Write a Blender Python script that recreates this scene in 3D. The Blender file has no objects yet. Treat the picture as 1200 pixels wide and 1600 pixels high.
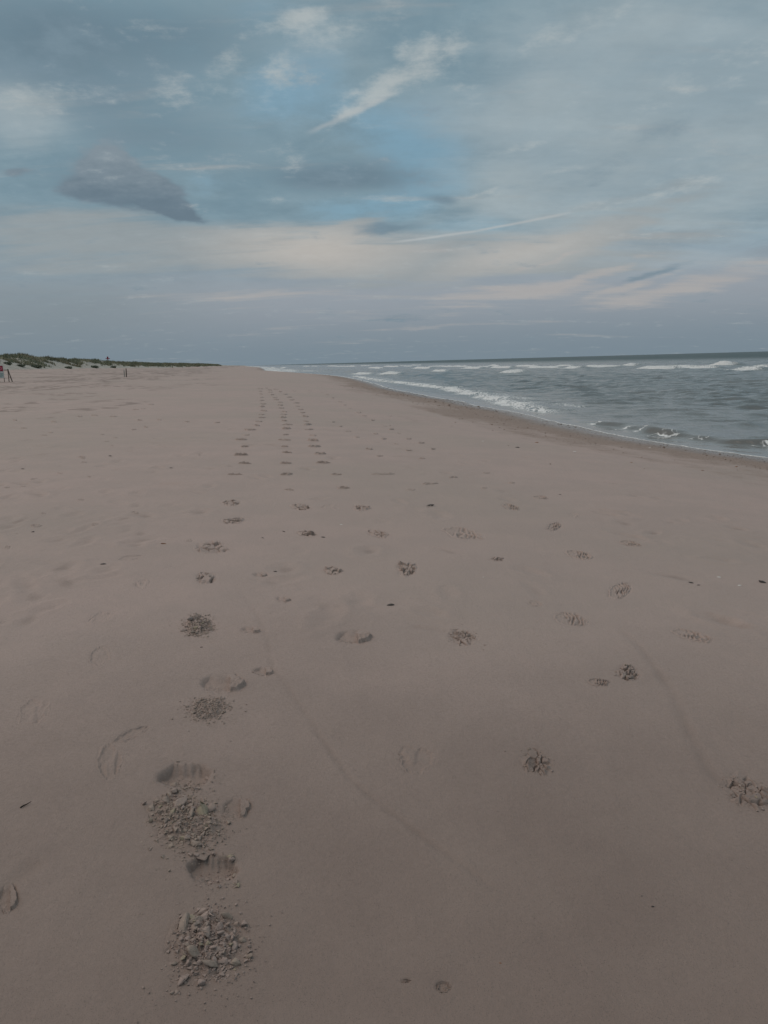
import bpy, bmesh, math, random
import numpy as np
from mathutils import Vector, Matrix, Euler

random.seed(7)
rng = np.random.default_rng(7)
S = bpy.context.scene
COL = S.collection

# ------------------------------------------------------------------ camera
EYE = 1.50                      # eye height over the sand at the feet (z = 0)
F = 800.0 / math.tan(math.radians(67.3 / 2))     # focal length in photo pixels (photo 1200 x 1600)
PITCH, ROLL = math.radians(11.05), math.radians(-1.57)
CAMR = (Matrix.Rotation(math.pi / 2 - PITCH, 3, 'X') @ Matrix.Rotation(ROLL, 3, 'Z'))
cam = bpy.data.cameras.new('camera')
cam.sensor_fit = 'VERTICAL'; cam.sensor_height = 24.0
cam.lens = 12.0 / math.tan(math.radians(67.3 / 2))
cam.clip_start = 0.05; cam.clip_end = 40000
camo = bpy.data.objects.new('camera', cam); COL.objects.link(camo)
camo.matrix_world = Matrix.Translation((0, 0, EYE)) @ CAMR.to_4x4()
S.camera = camo
S.view_settings.view_transform = 'Standard'; S.view_settings.look = 'None'
S.view_settings.exposure = 0.0; S.view_settings.gamma = 1.0
S.view_settings.use_curve_mapping = False

MR = np.array(CAMR)
def rays(px, py):
    px = np.atleast_1d(np.asarray(px, float)); py = np.atleast_1d(np.asarray(py, float))
    c = np.stack([(px - 600) / F, (800 - py) / F, -np.ones_like(px)], 0)
    r = MR @ c
    return (r / np.linalg.norm(r, axis=0)).T

# ------------------------------------------------------------------ world: dusk sky, broken cloud
SUN_EL, SUN_AZ = 56.0, -70.0     # degrees; azimuth from +Y towards +X
SKY_STRENGTH = 0.10
W = bpy.data.worlds.new('World'); S.world = W; W.use_nodes = True
nt = W.node_tree; N = nt.nodes; L = nt.links
N.clear()
def nd(t, **k):
    n = N.new(t)
    for a, b in k.items(): setattr(n, a, b)
    return n
def setin(n, i, v):
    if hasattr(v, 'is_linked') or isinstance(v, bpy.types.NodeSocket): L.new(v, n.inputs[i])
    else: n.inputs[i].default_value = v
def M(op, a, b=None, c=None, clamp=False):
    n = nd('ShaderNodeMath', operation=op); n.use_clamp = clamp
    setin(n, 0, a)
    if b is not None: setin(n, 1, b)
    if c is not None: setin(n, 2, c)
    return n.outputs[0]
def VM(op, a, b=None, out=0):
    n = nd('ShaderNodeVectorMath', operation=op)
    setin(n, 0, a)
    if b is not None: setin(n, 1, b)
    return n.outputs[out]
def ss(v, lo, hi, a=0.0, b=1.0):
    n = nd('ShaderNodeMapRange', interpolation_type='SMOOTHSTEP')
    setin(n, 0, v); n.inputs[1].default_value = lo; n.inputs[2].default_value = hi
    n.inputs[3].default_value = a; n.inputs[4].default_value = b
    return n.outputs[0]
def mixc(f, a, b):
    n = nd('ShaderNodeMix', data_type='RGBA'); n.clamp_factor = True
    setin(n, 0, f)
    for i, v in ((6, a), (7, b)):
        if isinstance(v, tuple): n.inputs[i].default_value = (*[x / SKY_STRENGTH for x in v], 1)
        else: L.new(v, n.inputs[i])
    return n.outputs[2]
def noise(vec, scale, detail=5, rough=0.55, dist=0.0, out=0):
    n = nd('ShaderNodeTexNoise'); n.noise_dimensions = '3D'
    L.new(vec, n.inputs['Vector']); n.inputs['Scale'].default_value = scale
    n.inputs['Detail'].default_value = detail; n.inputs['Roughness'].default_value = rough
    n.inputs['Distortion'].default_value = dist
    return n.outputs[out]
tc = nd('ShaderNodeTexCoord')
D0 = VM('NORMALIZE', tc.outputs['Generated'])
sep = nd('ShaderNodeSeparateXYZ'); L.new(D0, sep.inputs[0])
X0, Y0, Z0 = sep.outputs
# cloud-layer coordinates: direction projected onto a gently curved ceiling
zz = M('ADD', M('MAXIMUM', Z0, 0.0), 0.16)
cp = nd('ShaderNodeCombineXYZ')
L.new(M('DIVIDE', X0, zz), cp.inputs[0]); L.new(M('DIVIDE', Y0, zz), cp.inputs[1]); cp.inputs[2].default_value = 3.7
CP = cp.outputs[0]
mp = nd('ShaderNodeMapping'); L.new(CP, mp.inputs[0])
mp.inputs['Rotation'].default_value = (0, 0, math.radians(-62)); mp.inputs['Scale'].default_value = (0.32, 1.5, 1)
CS = mp.outputs[0]                                   # stretched: streaks
def warp(scale, amp, detail=4):
    c = noise(CP, scale, detail, 0.6, out=1)
    v = VM('SUBTRACT', c, (0.5, 0.5, 0.5)); v = VM('MULTIPLY', v, (amp, amp, amp * 0.45))
    return VM('ADD', D0, v)
DW = warp(2.6, 0.055)                                # warped direction for ragged cloud edges
DWs = warp(1.3, 0.035)
def blob(px, py, wx, wy, rot=0.0, D=None, inner=0.0):
    """soft elliptical cloud footprint on the sky dome; rot in degrees, counter-clockwise in the picture"""
    c = Vector(rays(px, py)[0])
    up = Vector((0, 0, 1)); e1 = c.cross(up).normalized(); e2 = e1.cross(c).normalized()
    a = math.radians(rot + 1.57)
    f1 = e1 * math.cos(a) + e2 * math.sin(a); f2 = -e1 * math.sin(a) + e2 * math.cos(a)
    k = math.hypot(F, math.hypot(px - 600, py - 800))
    f1 = f1 * (k / wx); f2 = f2 * (k / wy)
    d1 = VM('DOT_PRODUCT', D or DW, tuple(f1), out=1); d2 = VM('DOT_PRODUCT', D or DW, tuple(f2), out=1)
    r = M('SQRT', M('ADD', M('MULTIPLY', d1, d1), M('MULTIPLY', d2, d2)))
    return ss(r, 1.0, inner)
def addall(xs, op='ADD'):
    o = xs[0]
    for x in xs[1:]: o = M(op, o, x)
    return o
elev = M('MULTIPLY', M('ARCSINE', Z0), 180 / math.pi)
fwd = VM('DOT_PRODUCT', D0, (0, 1, 0), out=1)
outside = ss(fwd, 0.86, 0.70)                        # 1 well away from the view: generic cloud cover takes over
sky = nd('ShaderNodeTexSky', sky_type='NISHITA'); sky.sun_disc = False
sky.sun_elevation = math.radians(SUN_EL); sky.sun_rotation = math.radians(SUN_AZ)
sky.air_density = 1.0; sky.dust_density = 1.5; sky.ozone_density = 1.0
n1 = noise(CP, 1.1, 7, 0.58); n2 = noise(CP, 3.2, 7, 0.62); n3 = noise(CS, 1.5, 7, 0.6, 0.25); n4 = noise(CS, 4.5, 6, 0.6, 0.3)
n5 = noise(CP, 9.0, 5, 0.65)
# high grey-blue cloud sheet over everything, with gaps of clear air
def B(*a, k=1.0, D=None):
    b = blob(*a, D=D)
    return b if k == 1.0 else M('MULTIPLY', b, k)
def NZ(n, k): return M('MULTIPLY', M('SUBTRACT', n, 0.5), k)
clear = mixc(0.80, sky.outputs[0], (0.190, 0.340, 0.425))
sheet = mixc(ss(n2, 0.32, 0.68), (0.178, 0.270, 0.328), (0.224, 0.320, 0.375))
gap = M('ADD', addall([B(670, 255, 150, 120, 10), B(450, 140, 170, 90, 20, k=0.75), B(570, 190, 120, 70, 0, k=0.6), B(770, 345, 170, 40, 8, k=0.75), B(1120, 385, 220, 60, 5, k=0.7), B(560, 330, 160, 30, 0, k=0.7),
        B(420, 20, 160, 60, 0, k=0.4), B(330, 290, 90, 40, 0, k=0.4), M('MULTIPLY', outside, 0.25)]), M('ADD', NZ(n2, 1.2), NZ(n5, 0.6)))
base = mixc(M('MULTIPLY', ss(gap, 0.15, 0.95), 0.92), sheet, clear)
veil = M('ADD', addall([B(960, 190, 420, 300, 0, k=1.35, D=DWs), B(1150, 200, 420, 300, 0, k=0.6, D=DWs), B(880, 300, 300, 60, 5, k=0.5), B(1050, 310, 260, 50, 8, k=0.5), B(30, 180, 130, 90, 0, k=0.95),
        B(540, 60, 220, 100, 12, k=0.35), M('MULTIPLY', outside, 0.45)]), M('ADD', NZ(n3, 1.7), NZ(n2, 0.8)))
veil = ss(veil, 0.05, 1.0)
cveil = mixc(ss(M('ADD', n1, NZ(n3, 0.6)), 0.3, 0.7), (0.270, 0.350, 0.398), (0.358, 0.420, 0.445))
s1 = mixc(M('MULTIPLY', veil, 0.90), base, cveil)
# murk towards the horizon
low = ss(M('ADD', elev, NZ(n3, 3.5)), 9.5, 3.0)
murk = mixc(ss(elev, 0.0, 6.5), (0.192, 0.243, 0.287), (0.350, 0.368, 0.402))
murk = mixc(M('MULTIPLY', blob(60, 480, 420, 120, 0, DWs), 0.85), murk, mixc(ss(elev, 0.0, 6.5), (0.172, 0.222, 0.258), (0.248, 0.285, 0.308)))
s2 = mixc(M('MULTIPLY', low, 0.92), s1, murk)
# warm cream band low in the sky, then pinkish streaks over the sea
cream = M('ADD', addall([B(500, 395, 350, 74, -2, k=1.0), B(130, 375, 340, 90, 0, k=0.95), B(760, 405, 320, 62, 6, k=0.85), B(1000, 400, 260, 40, 10, k=0.55), B(900, 385, 160, 30, 14, k=0.75), B(560, 350, 120, 26, 20, k=0.5),
        B(1040, 318, 220, 30, 9, k=0.55), B(1000, 300, 240, 18, 8, k=0.5)]), M('ADD', NZ(n4, 1.5), NZ(n3, 0.8)))
cream = ss(cream, 0.12, 0.85)
warmth = M('MAXIMUM', blob(500, 390, 270, 62, -3, DWs), M('MULTIPLY', blob(820, 395, 230, 50, 8, DWs), 0.7))
s3 = mixc(M('MULTIPLY', cream, 0.86), s2, mixc(warmth, (0.300, 0.335, 0.350), (0.500, 0.468, 0.430)))
pink = M('ADD', addall([B(1060, 450, 260, 30, 7), B(800, 460, 230, 26, 2, k=0.9), B(400, 462, 360, 22, -2, k=0.5), B(660, 510, 160, 9, 0, k=0.5), B(930, 428, 130, 12, 14, k=0.8), B(860, 405, 110, 7, 12, k=0.7), B(1000, 440, 120, 8, 12, k=0.6)]),
        M('ADD', NZ(n4, 2.0), NZ(n3, 0.8)))
pink = ss(pink, 0.15, 0.95)
s4 = mixc(M('MULTIPLY', pink, 0.68), s3, (0.430, 0.405, 0.388))
# grey-blue cumulus banks
dark = M('ADD', addall([B(90, 60, 330, 120, 0, k=0.95), B(330, 60, 200, 90, 0, k=0.45), B(230, 200, 260, 90, -6, k=0.62), B(530, 277, 210, 42, -3, k=1.0), B(600, 357, 100, 16, 2, k=0.8), B(690, 312, 60, 18, -10, k=0.7), B(980, 225, 170, 60, 18, k=0.45),
        B(1010, 428, 110, 10, 10, k=0.6), B(610, 498, 80, 7, 0, k=0.5), B(100, 275, 130, 26, 0, k=0.45),
        M('MULTIPLY', outside, M('MULTIPLY', ss(n1, 0.42, 0.62), 0.7))]), M('ADD', NZ(n2, 1.7), NZ(n5, 0.9)))
dark = ss(dark, 0.12, 0.95)
cdark = mixc(ss(M('ADD', n2, NZ(n5, 0.5)), 0.3, 0.7), (0.132, 0.200, 0.252), (0.178, 0.252, 0.306))
s5 = mixc(M('MULTIPLY', dark, 0.90), s4, cdark)
small = addall([blob(200, 290, 128, 54, -16, DW, 0.1), B(178, 258, 62, 46, -5, k=1.2), B(235, 292, 60, 34, -10, k=0.7), B(140, 297, 80, 26, -5, k=0.9), blob(268, 326, 80, 22, -20, DW, 0.2), B(30, 271, 46, 14, 4, k=0.75)])
small = ss(M('ADD', small, M('ADD', NZ(n5, 1.2), NZ(n2, 0.6))), 0.12, 0.70)
csm = mixc(ss(M('ADD', elev, NZ(n5, 4.0)), 10.4, 14.0), (0.140, 0.195, 0.243), (0.222, 0.276, 0.318))
s6 = mixc(M('MULTIPLY', small, 0.94), s5, csm)
# bright wisps
wisp = M('ADD', addall([B(560, 172, 110, 18, 24, k=0.8), B(610, 130, 170, 56, 26, k=0.62), B(700, 75, 150, 60, 20, k=0.5), B(455, 32, 80, 24, 14, k=0.85), B(355, 90, 60, 40, 20, k=0.75), B(480, 60, 130, 40, 12, k=0.45), B(600, 30, 120, 40, 10, k=0.4),
        B(45, 160, 90, 50, 10, k=0.7), B(420, 130, 130, 60, 10, k=0.36), B(230, 170, 160, 80, 30, k=0.24), B(440, 325, 40, 26, 0, k=0.5), B(440, 245, 110, 40, 0, k=0.25),
        B(890, 45, 230, 32, 20, k=0.55), B(1080, 130, 200, 40, 18, k=0.40), B(800, 235, 100, 14, 5, k=0.6), B(750, 298, 60, 7, 15, k=0.6), B(1060, 290, 260, 20, 8, k=0.45), B(880, 270, 120, 10, 3, k=0.5)]),
        M('ADD', NZ(n5, 2.6), NZ(n4, 1.2)))
wisp = ss(wisp, 0.20, 1.30)
s7 = mixc(M('MULTIPLY', wisp, 0.82), s6, (0.425, 0.465, 0.470))
# aircraft contrail: a thin arc
def contrail(p0, p1, w, D):
    a, b = Vector(rays(*p0)[0]), Vector(rays(*p1)[0])
    n = a.cross(b).normalized(); m = (a + b).normalized(); t = n.cross(m).normalized()
    half = math.acos(max(-1, min(1, a.dot(b)))) / 2
    dn = M('ABSOLUTE', VM('DOT_PRODUCT', D, tuple(n), out=1)); dt = M('ABSOLUTE', VM('DOT_PRODUCT', D, tuple(t), out=1))
    return M('MULTIPLY', ss(dn, w, 0.0), ss(dt, math.sin(half), math.sin(half) * 0.55))
DC = warp(4.0, 0.006, 2)
ct = addall([contrail((600, 381), (770, 357), 0.0026, DC), contrail((720, 365), (905, 330), 0.0026, DC),
             M('MULTIPLY', contrail((470, 212), (632, 140), 0.0045, warp(7.0, 0.012, 3)), 0.6)], 'MAXIMUM')
s8 = mixc(M('MULTIPLY', ct, 0.75), s7, (0.420, 0.450, 0.460))
mott = M('ADD', 1.0, M('MULTIPLY', M('ADD', NZ(n5, 0.20), NZ(n3, 0.25)), ss(elev, 2.0, 9.0)))
s9 = VM('SCALE', s8); s9.node.inputs['Scale'].default_value = 1; L.new(mott, s9.node.inputs['Scale'])
bg = nd('ShaderNodeBackground'); L.new(s9, bg.inputs[0]); bg.inputs[1].default_value = SKY_STRENGTH
wo = nd('ShaderNodeOutputWorld'); L.new(bg.outputs[0], wo.inputs[0])

# ------------------------------------------------------------------ sun: veiled, very soft
sd = bpy.data.lights.new('sun', 'SUN'); sd.energy = 1.25; sd.angle = math.radians(75); sd.color = (1.0, 0.82, 0.70)
so = bpy.data.objects.new('sun', sd); COL.objects.link(so)
az, el = math.radians(SUN_AZ), math.radians(SUN_EL)
sv = Vector((math.sin(az) * math.cos(el), math.cos(az) * math.cos(el), math.sin(el)))
so.rotation_euler = sv.to_track_quat('Z', 'Y').to_euler(); so.location = sv * 50 + Vector((0, 0, 20))

# ------------------------------------------------------------------ noise in numpy
_perm = np.random.default_rng(3).permutation(4096)
def _h(ix, iy, s): return _perm[(_perm[(ix + s * 57) & 4095] + iy) & 4095]
def perlin(x, y, s=0):
    ix = np.floor(x).astype(np.int64); iy = np.floor(y).astype(np.int64)
    fx = x - ix; fy = y - iy
    ux = fx * fx * fx * (fx * (fx * 6 - 15) + 10); uy = fy * fy * fy * (fy * (fy * 6 - 15) + 10)
    def g(a, b):
        t = _h(ix + a, iy + b, s) * (2 * math.pi / 4096)
        return np.cos(t) * (fx - a) + np.sin(t) * (fy - b)
    return (g(0, 0) * (1 - ux) + g(1, 0) * ux) * (1 - uy) + (g(0, 1) * (1 - ux) + g(1, 1) * ux) * uy
def fbm(x, y, o=4, s=0, g=0.5):
    a, t = 1.0, 0.0
    for i in range(o):
        t = t + a * perlin(x, y, s + i * 11); x = x * 2.03 + 5.1; y = y * 2.03 + 1.7; a *= g
    return t
def sstep(a, b, x):
    t = np.clip((x - a) / (b - a), 0, 1); return t * t * (3 - 2 * t)
def worley(x, y, pts):
    """nearest and second nearest distance and the index of the nearest of pts"""
    d1 = np.full(x.shape, 1e9); d2 = d1.copy(); ix = np.zeros(x.shape, int)
    for i, (a, b) in enumerate(pts):
        d = np.hypot(x - a, y - b)
        m = d < d1
        d2 = np.where(m, d1, np.minimum(d2, d)); ix = np.where(m, i, ix); d1 = np.where(m, d, d1)
    return d1, d2, ix

# ------------------------------------------------------------------ the lie of the land
ANG = math.radians(9.4); CA, SA = math.cos(ANG), math.sin(ANG)   # the beach runs 9.4 degrees left of the view
ZW = -1.10                                                       # still water level
def uv(x, y): return x * CA + y * SA, -x * SA + y * CA           # u seaward, v along the beach
def xy(u, v): return u * CA - v * SA, u * SA + v * CA
def on_plane(px, py, z):
    r = rays(px, py); t = (z - EYE) / r[:, 2]
    return r[:, 0] * t, r[:, 1] * t
_sp = [(1260, 722.5), (1200, 714), (1083, 699), (1008, 687.5), (925, 671.7), (842, 652), (779, 640), (700, 624), (660, 617.5), (613, 608),
       (587, 600), (556, 592), (532, 588), (500, 585), (463, 582.5), (417, 579.5), (407, 574.2)]
_x, _y = on_plane([p[0] for p in _sp], [p[1] for p in _sp], ZW)
_su, _sv = uv(_x, _y)
_o = np.argsort(_sv); _su, _sv = _su[_o], _sv[_o]
_su = np.concatenate([[_su[0] + 2.0, _su[0] + 0.6], _su, [_su[-1] - 60]]); _sv = np.concatenate([[-400, -20], _sv, [_sv[-1] + 5000]])
_vv = np.concatenate([np.linspace(-400, 0, 60), np.geomspace(1, 6000, 1500)])
_uu = np.interp(_vv, _sv, _su)
def shore_u(v):
    return np.interp(v, _vv, _uu) + 0.35 * perlin(v / 5.0, v * 0 + 3.3, 5) * np.clip(60 / np.maximum(np.abs(v), 1), 0.1, 1) + 0.10 * perlin(v / 1.3, v * 0 + 8.3, 6) * np.clip(30 / np.maximum(np.abs(v), 1), 0, 1)
_pd = [-6000, -200, -60, -8, 0, 3, 7, 11, 14, 22, 30, 38, 46, 60, 200, 9000]
_pz = [-14, -9, -4.2, ZW - 0.65, ZW, -0.80, -0.38, -0.10, 0.0, 0.16, 0.55, 1.00, 1.50, 2.0, 2.6, 3.0]
_dd = np.linspace(-80, 80, 3201); _k = np.ones(61) / 61
_zz = np.convolve(np.pad(np.interp(_dd, _pd, _pz), 30, mode='edge'), _k, 'valid')
def profile(d):
    return np.where(np.abs(d) < 78, np.interp(d, _dd, _zz), np.interp(d, _pd, _pz))
def dune_foot(v): return -35.5 - 2.0 * perlin(v / 23.0, v * 0 + 1.2, 2) - 1.0 * perlin(v / 7.0, v * 0 + 7.7, 2)
_cv = [-200, 60, 107, 133, 157, 190, 224, 300, 450, 900, 3000]
_ch = [3.6, 3.4, 3.95, 4.25, 3.95, 3.85, 3.45, 3.15, 2.95, 3.0, 2.6]
def ground_base(x, y):
    u, v = uv(x, y)
    d = shore_u(v) - u
    z = profile(d)
    f = dune_foot(v) - u                        # metres landward of the dune foot
    top = np.interp(v, _cv, _ch)
    rise = sstep(-0.5, 9.0, f)
    hum = fbm(u / 9.0, v / 13.0, 4, 21) * 1.1 + 0.35 * fbm(u / 2.5, v / 3.0, 3, 23)
    zd = top + hum * np.clip(f / 6, 0, 1) - 0.25 * np.clip((f - 10) / 20, 0, 3)
    z = np.where(f > -0.5, z + (np.maximum(zd, z) - z) * rise, z)
    return z
def hit(px, py):
    """photo pixel -> the point of bare sand there"""
    r = rays(px, py); t = np.geomspace(0.8, 1500, 1600)
    P = r[:, None, :] * t[None, :, None]
    f = EYE + P[..., 2] - ground_base(P[..., 0], P[..., 1])
    k = np.argmax(f < 0, axis=1); k = np.maximum(k, 1); i = np.arange(len(k))
    f0, f1 = f[i, k - 1], f[i, k]; s = f0 / (f0 - f1)
    tt = t[k - 1] + (t[k] - t[k - 1]) * s
    return r[:, 0] * tt, r[:, 1] * tt

# ------------------------------------------------------------------ mesh helpers
def mesh(name, V, faces, mat, smooth=True, attrs=None, parent=None, link=True):
    """faces: array (n,3) or (n,4), or a list of such arrays"""
    me = bpy.data.meshes.new(name)
    fl = faces if isinstance(faces, list) else [faces]
    V = np.asarray(V, np.float32)
    loops = np.concatenate([f.reshape(-1) for f in fl]).astype(np.int32)
    cnt = np.concatenate([np.full(len(f), f.shape[1]) for f in fl]).astype(np.int32)
    me.vertices.add(len(V)); me.vertices.foreach_set('co', V.reshape(-1))
    me.loops.add(len(loops)); me.loops.foreach_set('vertex_index', loops)
    me.polygons.add(len(cnt)); me.polygons.foreach_set('loop_start', np.concatenate([[0], np.cumsum(cnt)[:-1]]).astype(np.int32))
    me.polygons.foreach_set('use_smooth', np.full(len(cnt), smooth))
    for k, v in (attrs or {}).items():
        a = me.attributes.new(k, 'FLOAT', 'POINT'); a.data.foreach_set('value', np.asarray(v, np.float32))
    me.update(calc_edges=True); me.validate()
    for m in (mat if isinstance(mat, list) else [mat]): me.materials.append(m)
    o = bpy.data.objects.new(name, me)
    if link: COL.objects.link(o)
    if parent is not None: o.parent = parent
    return o
def grid_faces(nr, nc, wrap=False):
    i = np.arange(nr - 1)[:, None]; j = np.arange(nc if wrap else nc - 1)[None, :]
    a = i * nc + j; b = i * nc + (j + 1) % nc
    return np.stack([a, b, b + nc, a + nc], -1).reshape(-1, 4)
def tag(o, label=None, cat=None, group=None, kind=None):
    for k, v in (('label', label), ('category', cat), ('group', group), ('kind', kind)):
        if v: o[k] = v
    return o
def empty(name, loc, rz=0.0):
    o = bpy.data.objects.new(name, None); COL.objects.link(o); o.empty_display_size = 0.1
    o.location = loc; o.rotation_euler = (0, 0, rz); return o
def hull(pts):
    bm = bmesh.new()
    for p in pts: bm.verts.new(p)
    r = bmesh.ops.convex_hull(bm, input=bm.verts)
    bmesh.ops.delete(bm, geom=[v for v in bm.verts if not v.link_faces], context='VERTS')
    bm.verts.index_update()
    V = np.array([v.co[:] for v in bm.verts]); Fc = np.array([[v.index for v in f.verts] for f in bm.faces])
    bm.free(); return V, Fc
def lump(n, flat=0.7, seed=0):
    g = np.random.default_rng(seed)
    p = g.normal(size=(n, 3)); p /= np.linalg.norm(p, axis=1)[:, None]
    p *= g.uniform(0.75, 1.1, (n, 1)); p[:, 2] *= flat
    return hull(p)
def box(c, s, rot=None):
    x, y, z = s[0] / 2, s[1] / 2, s[2] / 2
    v = np.array([[a * x, b * y, e * z] for a in (-1, 1) for b in (-1, 1) for e in (-1, 1)])
    if rot is not None: v = v @ np.array(rot.to_3x3()).T
    f = np.array([[0, 1, 3, 2], [4, 6, 7, 5], [0, 4, 5, 1], [2, 3, 7, 6], [0, 2, 6, 4], [1, 5, 7, 3]])
    return v + np.array(c), f
def join(parts):
    V, Fs, n = [], {}, 0
    for v, f in parts:
        V.append(v); Fs.setdefault(f.shape[1], []).append(f + n); n += len(v)
    return np.concatenate(V), [np.concatenate(x) for x in Fs.values()]

# ------------------------------------------------------------------ materials
class Mat:
    def __init__(s, name):
        s.m = bpy.data.materials.new(name); s.m.use_nodes = True; s.t = s.m.node_tree
        s.b = s.t.nodes['Principled BSDF']
    def n(s, t, ins=None, **k):
        x = s.t.nodes.new(t)
        for a, b in k.items(): setattr(x, a, b)
        for a, b in (ins or {}).items(): s.put(x, a, b)
        return x
    def put(s, x, i, v):
        if isinstance(v, bpy.types.NodeSocket): s.t.links.new(v, x.inputs[i])
        else: x.inputs[i].default_value = v
    def col(s, c): return (*c, 1)
    def mix(s, f, a, b):
        x = s.n('ShaderNodeMix', data_type='RGBA'); s.put(x, 0, f)
        s.put(x, 6, s.col(a) if isinstance(a, tuple) else a); s.put(x, 7, s.col(b) if isinstance(b, tuple) else b)
        return x.outputs[2]
    def math(s, op, a, b=0.0, clamp=False):
        x = s.n('ShaderNodeMath', operation=op); x.use_clamp = clamp; s.put(x, 0, a); s.put(x, 1, b); return x.outputs[0]
    def noise(s, vec, scale, detail=4, rough=0.55, dist=0):
        x = s.n('ShaderNodeTexNoise', {'Scale': scale, 'Detail': detail, 'Roughness': rough, 'Distortion': dist}); s.put(x, 'Vector', vec); return x.outputs[0]
    def ramp(s, v, lo, hi, a=0.0, b=1.0):
        x = s.n('ShaderNodeMapRange', {0: v, 1: lo, 2: hi, 3: a, 4: b}, interpolation_type='SMOOTHSTEP'); return x.outputs[0]
    def attr(s, name):
        x = s.n('ShaderNodeAttribute'); x.attribute_name = name; return x.outputs['Fac']
    def pos(s): return s.n('ShaderNodeNewGeometry').outputs['Position']
    def bump(s, h, strength, dist, normal=None):
        x = s.n('ShaderNodeBump', {'Height': h, 'Strength': strength, 'Distance': dist})
        if normal is not None: s.put(x, 'Normal', normal)
        return x.outputs[0]

def plain(name, c, rough=0.7, var=0.15, scale=8.0, spec=0.3):
    m = Mat(name); p = m.n('ShaderNodeTexCoord').outputs['Object']
    n = m.noise(p, scale, 5)
    m.put(m.b, 'Base Color', m.mix(m.ramp(n, 0.3, 0.7), tuple(x * (1 - var) for x in c), tuple(min(1, x * (1 + var)) for x in c)))
    m.b.inputs['Roughness'].default_value = rough; m.b.inputs['Specular IOR Level'].default_value = spec
    m.put(m.b, 'Normal', m.bump(n, 0.25, 0.02))
    return m.m

DRY, DRY2, DAMP_SHADE = (0.462, 0.346, 0.300), (0.422, 0.323, 0.280), (0.255, 0.188, 0.156)  # last tone colours damp sand and the vignette painted on the near sand
def sand(name, obj=False):
    m = Mat(name)
    p = m.pos()
    grain = m.noise(p, 900, 2, 0.7); mid = m.noise(p, 70, 4, 0.6); big = m.noise(p, 1.3, 5, 0.6); huge = m.noise(p, 0.16, 4, 0.55); sp = m.noise(p, 330, 2, 0.5)
    c = m.mix(m.ramp(big, 0.35, 0.68), DRY2, DRY)
    c = m.mix(m.math('MULTIPLY', m.ramp(huge, 0.42, 0.62), 0.35), c, (0.355, 0.300, 0.248))
    c = m.mix(m.math('MULTIPLY', m.ramp(mid, 0.5, 0.72), 0.22), c, (0.31, 0.23, 0.19))
    c = m.mix(m.math('MULTIPLY', m.ramp(sp, 0.62, 0.74), 0.40), c, (0.17, 0.135, 0.115))
    c = m.mix(m.math('MULTIPLY', m.ramp(sp, 0.36, 0.26), 0.35), c, (0.52, 0.46, 0.41))
    g2 = m.noise(p, 150, 3, 0.6)
    c = m.mix(m.math('MULTIPLY', m.ramp(g2, 0.48, 0.70), 0.45), c, (0.25, 0.19, 0.16))
    damp_shade = m.attr('damp_shade'); red = m.attr('red'); wet = m.attr('wet')
    rag = m.math('ADD', damp_shade, m.math('MULTIPLY', m.math('SUBTRACT', mid, 0.5), 0.35))
    dm = m.mix(m.ramp(big, 0.3, 0.7), DAMP_SHADE, (0.295, 0.222, 0.185))
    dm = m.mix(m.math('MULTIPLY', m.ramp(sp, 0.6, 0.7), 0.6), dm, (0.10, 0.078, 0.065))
    c = m.mix(m.math('MULTIPLY', m.ramp(rag, 0.12, 0.95), m.ramp(damp_shade, 0.0, 0.06)), c, dm)
    # coarse reddish shelly sand of the swash face
    rg = m.noise(p, 26, 4, 0.75); rn = m.math('ADD', red, m.math('MULTIPLY', m.math('SUBTRACT', m.noise(p, 2.2, 5, 0.65), 0.5), 1.0))
    rc = m.mix(m.ramp(rg, 0.40, 0.62), (0.215, 0.150, 0.116), (0.370, 0.268, 0.212))
    c = m.mix(m.math('MULTIPLY', m.ramp(rn, 0.30, 0.85), m.ramp(red, 0.0, 0.2)), c, rc)
    c = m.mix(m.math('MULTIPLY', wet, 0.45), c, (0.15, 0.112, 0.090))
    if obj:
        ri = m.n('ShaderNodeObjectInfo').outputs['Random']
        c = m.mix(m.ramp(ri, 0.2, 1.0, 0.0, 0.55), c, (0.36, 0.285, 0.215))
        c = m.mix(m.ramp(ri, 0.88, 0.9, 0.0, 0.5), c, (0.34, 0.30, 0.19))
    m.put(m.b, 'Base Color', c)
    m.put(m.b, 'Roughness', m.math('SUBTRACT', 0.66, m.math('MULTIPLY', wet, 0.46)))
    m.b.inputs['Specular IOR Level'].default_value = 0.4
    b1 = m.bump(m.math('ADD', grain, g2), 0.60, 0.004); b2 = m.bump(mid, 0.30, 0.006, b1); b3 = m.bump(m.noise(p, 9, 4, 0.6), 0.22, 0.03, b2)
    m.put(m.b, 'Normal', b3)
    return m.m
M_SAND = sand('beach_sand'); M_CLOD = sand('clod_sand', True)
def m_dune():
    m = Mat('dune_sand'); p = m.pos()
    n = m.noise(p, 0.7, 5, 0.6); n2 = m.noise(p, 3.0, 4, 0.6)
    c = m.mix(m.ramp(n, 0.35, 0.65), (0.36, 0.34, 0.30), (0.45, 0.43, 0.385))
    c = m.mix(m.math('MULTIPLY', m.ramp(n2, 0.5, 0.7), 0.5), c, (0.20, 0.20, 0.16))
    m.put(m.b, 'Base Color', c); m.b.inputs['Roughness'].default_value = 0.9; m.b.inputs['Specular IOR Level'].default_value = 0.1
    m.put(m.b, 'Normal', m.bump(n2, 0.5, 0.3)); return m.m
M_DUNE = m_dune()
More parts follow.
